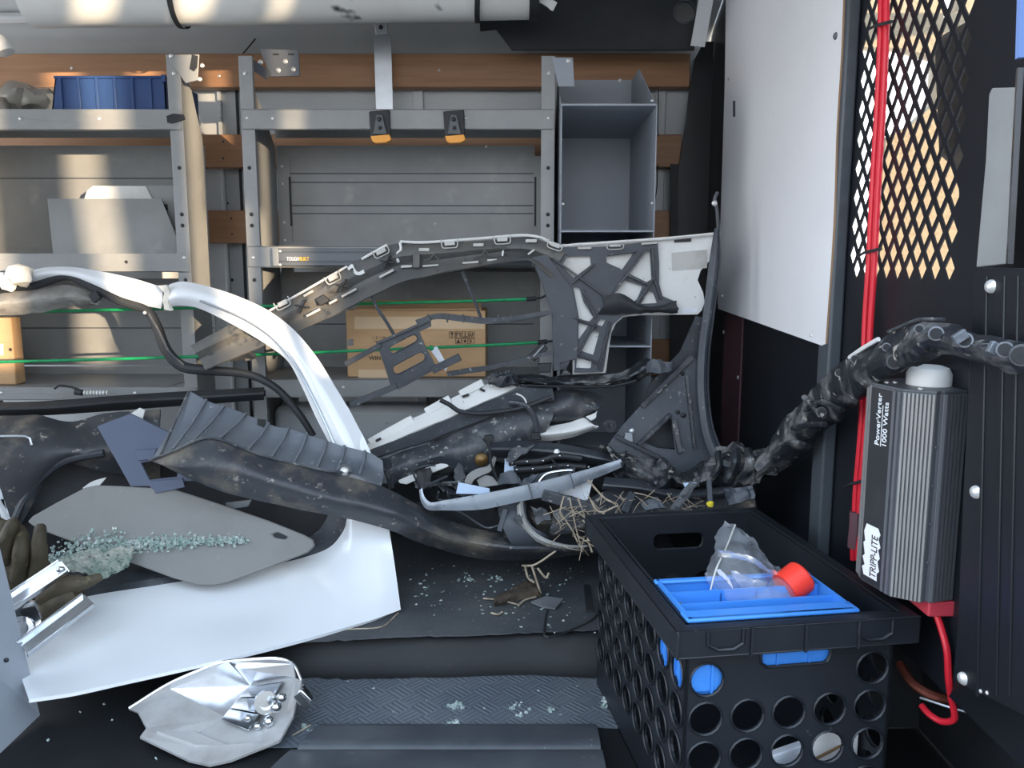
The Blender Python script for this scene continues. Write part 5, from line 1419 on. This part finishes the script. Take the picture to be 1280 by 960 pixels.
for k, (pp, Y, mt_, lb) in enumerate((
        ([(632, 575), (640, 560), (668, 556), (664, 566), (640, 580)], 1.60, m_dusty, 'small torn black bracket under the left end of the beam'),
        ([(656, 596), (672, 590), (664, 604), (648, 610)], 1.58, m_arch, 'dark triangular shard above the middle of the silver strip'),
        ([(566, 590), (574, 580), (582, 596), (572, 604)], 1.62, m_dusty, 'small dusty black shard left of the pale band'),
        ([(640, 646), (652, 640), (650, 656)], 1.545, m_dusty, 'tiny black shard on the fog lamp bezel'),
        ([(690, 640), (712, 632), (722, 646), (700, 654)], 1.56, m_arch, 'grey broken piece inside the fog lamp bezel'),
        ([(664, 634), (684, 636), (690, 650), (672, 654)], 1.565, m_dusty, 'dusty black broken piece inside the fog lamp bezel'),
        ([(800, 628), (822, 622), (832, 634), (806, 638)], 1.49, m_arch, 'small grey shard in the straw behind the crate'),
        ([(905, 612), (940, 606), (944, 622), (910, 632)], 1.42, m_arch, 'flat dark flap hanging below the crumpled bar'),
        ([(838, 636), (862, 600), (872, 606), (850, 640)], 1.46, m_dusty, 'narrow dark slat leaning below the crumpled bar'),
        ([(520, 590), (540, 583), (538, 606), (524, 612)], 1.635, m_deep, 'square black clip block under the torn bumper cover'))):
    obj('plastic_shard', MB().loft([L(Y, [pp[0], pp[1]]), [P(*pp[-1], Y - .008), P(*pp[2], Y - .012)]], n=8, m=6, t=.005, amp=.005, fr=60), mt_, smooth=20, label=lb, cat='shard')
for k, (pts, r, lb) in enumerate((
        ([(548, 632), (575, 640), (600, 656), (612, 660), (640, 650)], .002, 'thin bent grey rod over the edge of the muddy shield'),
        ([(604, 548), (612, 560), (614, 580), (622, 600)], .0025, 'thin black wire falling from the clip on the torn bumper cover'),
        ([(690, 574), (700, 590), (690, 604)], .002, 'thin black wire across the harness strips'))):
    obj('bent_wire', MB().tube(L(1.585, pts), r, 6), m_web if k == 0 else m_deep, label=lb, cat='wire')

# ================================================================== crate and its contents
ZR, ZF = CH - .42, -.069
FL, FR = PZ(846, 790, ZR), PZ(1151, 770, ZR)
ex = (FR - FL).normalized()
ey = Vector((-ex.y, ex.x, 0))
CW = (FR - FL).length
CL = ((PZ(756, 643, ZR) - FL).dot(ey) + (PZ(980, 632, ZR) - FL).dot(ey)) / 2
ins = .020


def C(u, v, z):
    """crate frame: u across, v back, z world"""
    return FL + ex * u + ey * v + Vector((0, 0, z - FL.z))


HT = ZR - ZF
t = thing('plastic_crate', C(CW / 2, CL / 2, ZF), 'black plastic storage crate with round holes at lower right', 'crate')


def wall(name, o, e, length, nrm, ncol, hand, z1):
    """perforated wall: o start corner, e along, nrm outward"""
    hs = []
    r = .0215
    pitch = length / ncol
    rows = [P(880, y_, FL.y + .02).z for y_ in (1000, 951, 902, 853)]
    for j in range(ncol):
        for i, z in enumerate(rows):
            x = pitch * (j + .5)
            if hand and i == 3 and 0 < j < ncol - 1:
                continue
            hs.append([o + e * (x + r * math.cos(6.2832 * k / 16)) + Vector((0, 0, z + r * math.sin(6.2832 * k / 16))) for k in range(16)])
    if hand:
        hc, hw, hh, zz = length * .52, .046, .015, ZR - .048
        pts = []
        for (sx, sy, a0) in ((1, 1, 0), (-1, 1, 90), (-1, -1, 180), (1, -1, 270)):
            for k in range(5):
                a = R(a0 + 22.5 * k)
                pts.append(o + e * (hc + sx * (hw - .01) + .01 * math.cos(a)) + Vector((0, 0, zz + sy * (hh - .01) + .01 * math.sin(a))))
        hs.append(pts)
    wl = obj(name, MB().plate([o + Vector((0, 0, ZF)), o + e * length + Vector((0, 0, ZF)), o + e * length + Vector((0, 0, z1)), o + Vector((0, 0, z1))], -nrm * .004, hs), m_crate, t, smooth=0)
    for h in hs[:-1] if hand else hs:
        rim = [p + nrm * .001 for p in h]
        obj('hole_rim', MB().tube(rim + rim[:1], .0016, 4, k=17), m_crate, wl)
    if hand:
        rim = [p + nrm * .001 for p in hs[-1]]
        obj('handle_rim', MB().tube(rim + rim[:1], .002, 4, k=24), m_crate, wl)


z0v = Vector((0, 0, -FL.z))
i_ = ins
c00, c10, c11, c01 = (C(i_, i_, 0), C(CW - i_, i_, 0), C(CW - i_, CL - i_, 0), C(i_, CL - i_, 0))
wall('front_wall', c00, ex, CW - 2 * i_, -ey, 5, True, ZR - .001)
wall('back_wall', c01, ex, CW - 2 * i_, ey, 5, True, ZR - .001)
wall('side_wall', c00, ey, CL - 2 * i_, -ex, 8, False, ZR - .001)
wall('side_wall', c10, ey, CL - 2 * i_, ex, 8, False, ZR - .001)
obj('bottom', MB().hexa([C(i_, i_, ZF), C(CW - i_, i_, ZF), C(CW - i_, CL - i_, ZF), C(i_, CL - i_, ZF)], (0, 0, .004)), m_crate, t)
# rim: thin top flange plus a skirt band all round
mb = MB()
zt, zs_ = ZR, ZR - .036
o4 = [(0, 0), (CW, 0), (CW, CL), (0, CL)]
n4 = [(i_ - .002, i_ - .002), (CW - i_ + .002, i_ - .002), (CW - i_ + .002, CL - i_ + .002), (i_ - .002, CL - i_ + .002)]
for k in range(4):
    a, b = o4[k], o4[(k + 1) % 4]
    c, d = n4[(k + 1) % 4], n4[k]
    mb.hexa([C(*a, zt - .003), C(*b, zt - .003), C(*c, zt - .003), C(*d, zt - .003)], (0, 0, .003))
    mb.hexa([C(*a, zs_), C(*b, zs_), C(*b, zt), C(*a, zt)], (C(*d, 0) - C(*a, 0)) * .15)
    mb.hexa([C(*a, zs_), C(*b, zs_), C(*c, zs_), C(*d, zs_)], (0, 0, .003))
obj('rim', mb, m_crate, t, bev=.0015)
for u in (.066, .275):
    pp = [C(CW * u / .34 - .022 + x, -.0015, ZR - y) for x, y in ((0, .002), (0, .018), (.006, .025), (.038, .025), (.044, .018), (.044, .002))]
    obj('latch_loop', MB().tube(pp, .0022, 5, k=6), m_crate, t)
for u in (.30, .52, .74):
    obj('rim_rib', MB().bar(C(CW * u, -.001, ZR), C(CW * u, -.001, zs_), .003, .003), m_crate, t)

# blue tray
TU0, TU1, TV0, TV1 = .024, CW * .775, .024, .150
TZ1, TZ0 = ZR + .004, ZR - .095
t = thing('blue_tray', C(CW / 2, .11, TZ0), 'bright blue compartment tray set in the front of the black crate', 'tray')


def slab(u0, u1, v0, v1, z0_, z1_):
    return MB().hexa([C(u0, v0, z0_), C(u1, v0, z0_), C(u1, v1, z0_), C(u0, v1, z0_)], (0, 0, z1_ - z0_))


obj('front_side', slab(TU0, TU1, TV0, TV0 + .004, TZ0, TZ1), m_blue, t)
obj('back_side', slab(TU0, TU1, TV1 - .004, TV1, TZ0, TZ1), m_blue, t)
obj('end_side', slab(TU0, TU0 + .004, TV0, TV1, TZ0, TZ1), m_blue, t)
obj('end_side', slab(TU1 - .004, TU1, TV0, TV1, TZ0, TZ1), m_blue, t)
obj('base', slab(TU0, TU1, TV0, TV1, TZ0, TZ0 + .004), m_blue, t)
obj('floor_panel', slab(TU0 + .004, TU1 - .004, TV0 + .004, TV1 - .004, TZ1 - .034, TZ1 - .031), m_blue, t)
obj('front_rim', slab(TU0 - .003, TU1 + .003, TV0 - .003, TV0 + .024, TZ1 - .005, TZ1), m_blue, t, bev=.002)
obj('back_rim', slab(TU0 - .003, TU1 + .003, TV1 - .008, TV1 + .003, TZ1 - .005, TZ1), m_blue, t, bev=.002)
for v in (.074, .112):
    obj('divider', slab(TU0 + .004, TU1 - .004, v, v + .003, TZ1 - .032, TZ1 - .004), m_blue, t)
for u in (.10, .15):
    obj('divider', slab(u, u + .003, .112, TV1, TZ1 - .032, TZ1 - .008), m_blue, t)
for k in range(5):
    u = TU0 + .03 + k * .042
    obj('rib', slab(u, u + .003, TV0 - .002, TV0, TZ0, TZ1 - .006), m_blue, t)
for k in range(6):
    v = TV0 + .02 + k * .018
    obj('rib', slab(TU0 - .002, TU0, v, v + .004, TZ0, TZ1 - .006), m_blue, t)
# zip bag
t = thing('zip_bag', C(.15, .15, TZ1 - .03), 'clear zip bag standing crumpled in the blue tray', 'bag')
zz = lambda px, py, Y: P(px, py, Y)
g = []
nr = 16
tl, tr = (910, 651, 1.11), (918, 655, 1.105)
L1 = cr(L(1.1, [(908, 650, 1.12), (892, 690, 1.09), (883, 716, 1.065), (887, 738, 1.05)]), nr)
L2 = cr(L(1.1, [(917, 654, 1.11), (905, 690, 1.05), (893, 722, 1.03), (890, 744, 1.03)]), nr)
L3 = cr(L(1.1, [(919, 655, 1.11), (940, 690, 1.04), (940, 730, 1.0), (930, 756, 1.0)]), nr)
L4 = cr(L(1.1, [(922, 658, 1.11), (965, 700, 1.08), (985, 728, 1.05), (990, 752, 1.02)]), nr)
mb = MB().loft([L1, L2, L3, L4], n=26, m=26, t=.0006, amp=.010, fr=34)
obj('film', mb, m_film, t, smooth=50)
obj('zip_seal', MB().tube(L(1.1, [(919, 656, 1.095), (908, 684, 1.06), (895, 712, 1.03), (888, 738, 1.02)]), .0013, 5), m_lip, t)
for k, (pts1, pts2) in enumerate(([[(898, 690), (925, 690), (955, 706), (972, 716)], [(898, 696), (925, 700), (952, 712), (970, 719)]], [[(894, 710), (905, 722), (914, 735)], [(900, 708), (912, 724), (916, 742)]], [[(912, 712), (935, 722), (960, 728)], [(915, 720), (935, 738), (948, 748)]])):
    obj('foil_strip', MB().loft([L(1.04, pts1), L(1.04, pts2)], n=18, m=5, t=.0008, amp=.004, fr=60), m_paper if k == 1 else m_lamp, t, label='crinkled bright strip inside the bag')
# red cap with clear tube
c = P(992, 728, 1.04)
ax = Vector((.80, .30, .45)).normalized()
t = thing('capped_tube', c, 'red capped clear plastic tube lying on the blue tray', 'tube')
obj('red_cap', MB().lathe(c, ax, [(.0195, -.016), (.023, -.016), (.023, .014), (.021, .017), (.006, .018), (.006, .016), (.019, .013), (.0195, -.014)], 28), m_redcap, t, smooth=30)
obj('clear_tube', MB().lathe(c, ax, [(.0185, -.085), (.0185, .010)], 20), m_film, t)
obj('label_strip', MB().bar(c + ax * -.075 + Vector((0, -.02, .008)), c + ax * -.05 + Vector((0, -.02, .008)), .005, .001), m_ink, t)
t = thing('wall_plug', P(855, 757, 1.02), 'small grey plastic wall plug lying in the blue tray', 'plug')
obj('body', MB().bar(P(850, 760, 1.01), P(862, 748, 1.03), .011, .010), m_visor, t, bev=.002)
obj('prong', MB().bar(P(848, 756, 1.008), P(858, 746, 1.026), .005, .006), m_visor, t, bev=.001)
# papers and cartons low in the crate, seen through the holes
for k, (u, v, w, h, mt_, lb) in enumerate(((.145, .05, .065, .11, m_paper, 'white folded paper packet low in the crate, left one'), (.21, .06, .075, .13, m_plasticw, 'white carton low in the crate seen through the right holes'), (.085, .045, .05, .06, m_bag, 'grey film packet low in the crate at left'))):
    t = thing('paper_packet', C(u, v, ZF + .004), lb, 'packet')
    obj('packet', MB().hexa([C(u, v, ZF + .005), C(u + w, v + .008, ZF + .005), C(u + w, v + .008, ZF + .004 + h), C(u, v, ZF + .004 + h * .9)], ey * .012), mt_, t, bev=.002)
    if k == 1:
        obj('print_band', MB().hexa([C(u + .004, v - .002, ZF + .085), C(u + .05, v + .004, ZF + .10), C(u + .05, v + .004, ZF + .104), C(u + .004, v - .002, ZF + .089)], ey * .002), m_raw, t)

# ================================================================== left foreground
# headlight reflector
t = thing('headlight_reflector', PZ(262, 940, -.069), 'broken silver headlight reflector on the floor in front of the white door', 'headlight')
V = {k: P(*p) for k, p in dict(
    a=(161, 886, 1.20), b=(213, 854, 1.24), c=(267, 831, 1.27), d=(285, 827, 1.275), e=(343, 823, 1.28), f=(366, 830, 1.27), g=(377, 851, 1.24),
    h=(366, 895, 1.17), i=(349, 926, 1.135), j=(289, 950, 1.102), k=(262, 956, 1.094), l=(235, 950, 1.102), m=(175, 921, 1.14), n=(183, 910, 1.16), o=(173, 891, 1.19),
    I1=(213, 861, 1.24), I2=(281, 896, 1.205), I3=(313, 857, 1.29), I4=(282, 833, 1.285), I5=(288, 936, 1.13), I6=(246, 924, 1.17), I7=(369, 847, 1.25), I8=(329, 916, 1.155), M1=(196, 917, 1.15), M2=(243, 918, 1.165), M3=(244, 934, 1.125)).items()}


def facet(name, keys, mat, th=.004):
    pts = [V[k] for k in keys]
    nrm = Vector((0, 0, 0))
    for x in range(1, len(pts) - 1):
        nrm += (pts[x] - pts[0]).cross(pts[x + 1] - pts[0])
    nrm.normalize()
    if nrm.y < 0: nrm = -nrm
    mb = MB()
    tri = tessellate_polygon([pts])
    n = len(pts)
    mb.v = pts + [p + nrm * th for p in pts]
    mb.f = [tuple(q) for q in tri] + [tuple(x + n for x in q[::-1]) for q in tri] + [(x, (x + 1) % n, (x + 1) % n + n, x + n) for x in range(n)]
    return obj(name, mb, mat, t, smooth=0)


facet('left_bowl', ['a', 'b', 'I1', 'o'], m_lampgrey)
facet('left_bowl', ['o', 'I1', 'I2', 'n'], m_lampgrey)
facet('left_bowl', ['n', 'I2', 'M2', 'M1'], m_lampgrey)
facet('upper_bowl', ['I1', 'b', 'c', 'd', 'I4', 'I3', 'I2'], m_lamp)
facet('right_bowl', ['I4', 'd', 'e', 'f', 'I7', 'I3'], m_lamp)
facet('front_face', ['I2', 'I8', 'I5', 'M2'], m_lampgrey)
facet('front_face', ['I8', 'i', 'I5'], m_lampgrey)
facet('lower_edge', ['I5', 'i', 'j', 'k', 'l', 'M3'], m_lampgrey)
facet('lower_lip', ['M1', 'M2', 'M3'], m_lampgrey)
facet('lower_lip', ['M2', 'I5', 'M3'], m_lampgrey)
facet('lower_lip', ['n', 'M1', 'm'], m_lampgrey)
facet('lower_lip', ['m', 'M1', 'M3', 'l'], m_lampgrey)
facet('right_side', ['I7', 'g', 'h', 'i', 'I8'], m_lampgrey)
facet('shadow_step', ['I2', 'I3', 'I7', 'I8'], m_lampgrey)
for k, (u0, u1, w0, w1) in enumerate(((0, .34, 0, .72), (.34, .68, 0, .62), (.68, 1.0, 0, .8))):
    A, B, Cc, D = V['I2'], V['I3'], V['I7'], V['I8']
    bl = lambda u, w: A.lerp(B, u).lerp(D.lerp(Cc, u), w)
    q = [bl(u0, w0), bl(u1 - .04, w0), bl(u1 - .04, w1), bl(u0, w1)]
    obj('step', MB().hexa([p + Vector((0, -.003, .002)) for p in q], (0, -.014, .004)), m_chrome, t, bev=.001)
c = P(332, 877, 1.19)
obj('projector_ring', MB().lathe(c, (.4, -1, .35), [(.018, 0), (.018, .012), (.011, .012), (.010, .002)], 18), m_chrome, t)
for px, py, r in ((345, 884, .009), (336, 902, .009), (322, 908, .007), (352, 872, .008), (310, 898, .006)):
    obj('knob', MB().blob(P(px, py, 1.165), r, 10, 7), m_chrome, t)
obj('connector', MB().hexa(L(1.17, [(366, 872), (375, 862), (389, 880), (381, 890)]), (0, .02, 0)).bar(P(376, 862, 1.168), P(390, 876, 1.168), .006, .01), m_chrome, t, bev=.002)
obj('rim_edge', MB().tube([V[k] + Vector((0, 0, .001)) for k in ('a', 'b', 'c', 'd', 'e', 'f', 'g')], .0022, 6), m_lamp, t)

# grey panel at the left edge
q = [P(-60, 540, 1.22), P(-30, 560, 1.225), P(50, 894, 1.225), P(0, 950, 1.13), P(-90, 1050, 1.0), P(-160, 700, 1.05)]
for p in q[2:5]:
    p.z = max(p.z, -.069)
t = thing('metal_sheet', q[3], 'plain grey metal sheet standing at the left picture edge', 'sheet')
obj('sheet', MB().plate(q, (-.004, .004, 0)), m_bin, t, smooth=0)
obj('hole', dome(P(8, 825, 1.16), (.3, -1, 0), .004, 8), m_deep, t)

# glove
t = thing('work_glove', P(60, 770, 1.36), 'worn olive brown leather work glove behind the aluminium rails', 'glove')
mb = MB()
mb.blob(P(14, 720, 1.40), (.075, .035, .05), 16, 11, .010, 24)
mb.blob(P(5, 690, 1.40), (.05, .03, .06), 14, 9, .010, 24)
obj('palm', mb, m_glove, t)
obj('cuff', MB().loft([L(1.42, [(-30, 640), (0, 645), (30, 655)]), L(1.38, [(-30, 660), (0, 668), (34, 676)]), L(1.41, [(-30, 690), (0, 700), (30, 704)])], n=12, m=7, t=.008, amp=.006), m_glove, t)
for pts, r in (([(24, 722, 1.38), (26, 695, 1.365), (27, 676, 1.37), (28, 668, 1.385)], [.017, .0165, .0155, .010]),
               ([(48, 720, 1.38), (49, 695, 1.37), (50, 670, 1.37), (50, 660, 1.385)], [.016, .0155, .0145, .009]),
               ([(2, 700, 1.38), (8, 675, 1.37), (14, 660, 1.37), (18, 654, 1.385)], [.019, .018, .016, .010]),
               ([(62, 744, 1.37), (85, 732, 1.355), (108, 728, 1.35), (127, 720, 1.36)], [.027, .027, .020, .007]),
               ([(60, 766, 1.37), (80, 752, 1.355), (100, 742, 1.355)], [.026, .026, .018])):
    obj('finger', MB().tube(L(1.37, pts), r, 12, noise_amp=.003), m_glove, t)

# aluminium rails
t = thing('aluminium_bracket', P(60, 790, 1.28), 'polished aluminium bracket of two parallel rails resting on the white door', 'bracket')


def rail(a, b, w):
    """open channel: web with two raised lips"""
    A, B = P(*a), P(*b)
    d = (B - A).normalized()
    up = Vector((0, -1, .45)).normalized()
    sd = d.cross(up).normalized()
    obj('channel_web', MB().bar(A, B, w, .004, up), m_chrome, t)
    for s_ in (-1, 1):
        obj('channel_lip', MB().bar(A + sd * (s_ * w / 2) + up * .006, B + sd * (s_ * w / 2) + up * .006, .004, .016, up), m_chrome, t, bev=.001)


rail((8, 758, 1.27), (82, 708, 1.335), .024)
rail((30, 812, 1.22), (112, 750, 1.31), .026)
obj('web_plate', MB().loft([L(1.26, [(20, 764), (34, 752), (42, 752)]), L(1.265, [(26, 790), (42, 778), (50, 772)]), L(1.25, [(30, 808), (44, 798), (52, 786)])], n=10, m=7, t=.004), m_chrome, t)
obj('boss', MB().lathe(P(28, 785, 1.245), (.2, -1, .3), [(.020, 0), (.020, .008), (.012, .008), (.011, .001)], 18), m_chrome, t)
obj('rail_end', MB().blob(P(76, 712, 1.318), (.008, .006, .006), 8, 6), m_chrome, t)

# ================================================================== glass crumbs, straw, scraps
def crumbs(name, pts, mat, label):
    mb = MB()
    for p, r in pts:
        mb.crumb(p, r)
    return obj(name, mb, mat, smooth=0, label=label, cat='glass', kind='stuff')


cl = [(60, 704), (90, 690), (130, 681), (180, 677), (240, 675), (305, 674)]
pts = []
for _ in range(1300):
    f = random.random()
    i = min(int(f * 5), 4)
    k = f * 5 - i
    px = cl[i][0] + (cl[i + 1][0] - cl[i][0]) * k
    py = cl[i][1] + (cl[i + 1][1] - cl[i][1]) * k
    sp = 20 * (1 - f) ** 1.1 + 6
    py += random.gauss(.3, .5) * sp * (1 if f < .5 else .7)
    px += random.gauss(0, 4)
    if px < 62 or py > 716: continue
    y = yv((px, py)) - random.random() * .012
    pts.append((P(px, py, y), random.uniform(.0011, .0036)))
crumbs('glass_crumbs', pts, m_glass, 'band of broken greenish glass crumbs strewn over the grey vinyl panel')
fg = []
obj('cracked_sheet', MB().loft([L(1.45, [(60, 706, 1.44), (90, 692, 1.46), (130, 684, 1.475), (168, 684, 1.48)]), L(1.43, [(70, 712, 1.42), (100, 704, 1.43), (135, 700, 1.445), (165, 696, 1.46)]), L(1.4, [(84, 712, 1.40), (104, 714, 1.40), (130, 722, 1.41), (160, 706, 1.44)])], n=30, m=14, t=.003, amp=.005, fr=60), m_crack, smooth=10, label='sagging sheet of shattered windscreen glass between glove and vinyl panel', cat='glass')
pts = []
for _ in range(420):
    px, py = random.uniform(380, 765), random.uniform(690, 905)
    if random.random() < .55:
        px, py = random.gauss(620, 90), random.gauss(735, 22)
    if py < 705 or px > 760 or px < 375: continue
    z = 0.001 if py < 792 else (-.069 if py > 850 else None)
    if z is None: continue
    if px < 510 and py < 800: continue
    pts.append((PZ(px, py, z) + Vector((0, 0, .001)), random.choice((.0012, .0016, .002, .003))))
for cx, cy, n_ in ((570, 884, 14), (568, 905, 6), (643, 883, 6), (688, 887, 5), (762, 880, 10), (620, 725, 10), (585, 724, 8), (655, 893, 5), (425, 915, 4), (388, 930, 3), (388, 913, 3)):
    for _ in range(n_):
        px, py = random.gauss(cx, 5), random.gauss(cy, 3)
        z = 0.001 if py < 792 else -.067
        pts.append((PZ(px, py, z) + Vector((0, 0, .002)), random.uniform(.002, .0045)))
for cx, cy in ((1198, 913), (1208, 926), (1270, 940), (1250, 885)):
    for _ in range(5):
        pts.append((PZ(random.gauss(cx, 5), random.gauss(cy, 4), -.067), random.uniform(.002, .004)))
for cx, cy in ((60, 925), (130, 880), (100, 890), (195, 948), (140, 900)):
    pts.append((PZ(cx, cy, -.067), .002))
crumbs('glass_crumbs', pts, m_glass, 'scattered glass crumbs lying on the black rubber floor')
obj('glass_chunk', MB().blob(PZ(447, 826, -.055) + Vector((0, 0, .006)), (.008, .008, .010), 8, 6, .004, 70), m_glass, label='single pale glass chunk standing on the dark step edge', cat='glass')

random.seed(3)
t = thing('dry_twig', PZ(670, 735, .002), 'forked dry twig hanging from the muddy shield down to the bark', 'twig')
for pp in ([(652, 707), (668, 706), (690, 692), (700, 684)], [(656, 706), (660, 722), (668, 728)], [(665, 708), (672, 730), (676, 742)], [(672, 710), (682, 722), (686, 716)]):
    obj('branch', MB().tube(L(1.56, pp), .0022, 5), m_twig, t)
TW = [([(712, 622), (720, 660), (728, 690)], 1.52), ([(722, 622), (735, 655)], 1.53), ([(705, 620), (700, 640), (704, 650)], 1.53), ([(738, 625), (750, 640), (772, 632)], 1.5), ([(735, 600), (755, 622), (770, 630)], 1.5),
      ([(735, 660), (752, 680), (758, 690)], 1.5), ([(720, 668), (745, 684), (756, 682)], 1.5), ([(745, 645), (735, 670), (740, 690)], 1.5), ([(728, 650), (740, 660), (755, 655)], 1.51), ([(700, 640), (716, 664), (722, 678)], 1.52), ([(755, 640), (748, 668), (757, 700)], 1.49),
      ([(730, 676), (745, 676), (752, 695)], 1.49), ([(742, 660), (758, 678), (756, 698)], 1.48)]
for k, (pp, Y) in enumerate(TW):
    obj('straw_stalk', MB().tube(L(Y, pp), random.uniform(.0012, .0024), 5), m_twig, label='dry straw stalk caught at the right end of the muddy shield', cat='straw', group='straw stalks in the pile')
mb = MB()
for _ in range(80):
    px, py = random.gauss(735, 18), random.gauss(655, 18)
    if random.random() < .25: px, py = random.uniform(770, 900), random.gauss(628, 6)
    if px > 765 and py > 640: continue
    a = random.uniform(-1.4, 1.4)
    l = random.uniform(6, 18)
    Y = 1.53 - (.03 if px > 765 else 0) + random.uniform(-.02, .02)
    mb.tube([P(px - l * math.cos(a), py - l * math.sin(a), Y), P(px, py + random.uniform(-3, 3), Y - .006), P(px + l * math.cos(a), py + l * math.sin(a), Y)], random.uniform(.0005, .001), 4, k=4)
obj('straw_tangle', mb, m_twig, label='tangle of dry straw behind the left rear corner of the crate', cat='straw', kind='stuff')
obj('bark_piece', MB().loft([[PZ(p[0], p[1], .012) for p in ((616, 748), (640, 736), (660, 726), (668, 728))], [PZ(p[0], p[1], .02) for p in ((618, 752), (642, 742), (664, 736), (672, 738))], [PZ(p[0], p[1], .004) for p in ((620, 758), (645, 752), (668, 746), (676, 746))]], n=16, m=7, t=.004, amp=.005, fr=50), m_bark, label='curled piece of brown bark on the floor below the muddy shield', cat='bark')
for k, pp in enumerate(([(604, 748), (625, 750), (648, 756)], [(648, 757), (656, 750), (670, 746)], [(614, 766), (622, 768), (628, 765)])):
    obj('twig', MB().tube([PZ(p[0], p[1], .008) for p in pp], .002, 5), m_twig, label='pale twig beside the curled bark on the floor, %s' % ('long one in front', 'short one at its right', 'smallest one at its left')[k], cat='twig')
obj('plastic_shard', MB().plate([PZ(p[0], p[1], .01) for p in ((664, 752), (682, 745), (704, 748), (694, 760), (680, 758))], (0, .001, -.004)), m_steel, smooth=0, label='silvery grey plastic shard right of the curled bark', cat='shard')
obj('wire_loop', MB().tube([PZ(p[0], p[1], .004) for p in ((684, 763), (681, 780), (682, 796), (700, 793), (735, 778), (745, 770), (758, 742))], .0022, 6), m_deep, label='thin black wire bent in a loop on the floor left of the crate', cat='wire')
obj('black_tape', MB().bar(PZ(733, 732, .006), PZ(737, 764, .006), .012, .004, (0, 0, 1)), m_deep, label='short black plastic tab inside the wire loop', cat='tab')
obj('thin_stalk', MB().tube([PZ(p[0], p[1], .004) for p in ((418, 787), (448, 786), (478, 783), (498, 766))], .0014, 5), m_twig, label='thin dry stalk along the lower corner of the white door', cat='straw')
obj('thin_stalk', MB().tube([PZ(p[0], p[1], -.065) for p in ((366, 919), (378, 912), (388, 906))], .0014, 5), m_twig, label='thin dry stalk right of the headlight reflector', cat='straw')
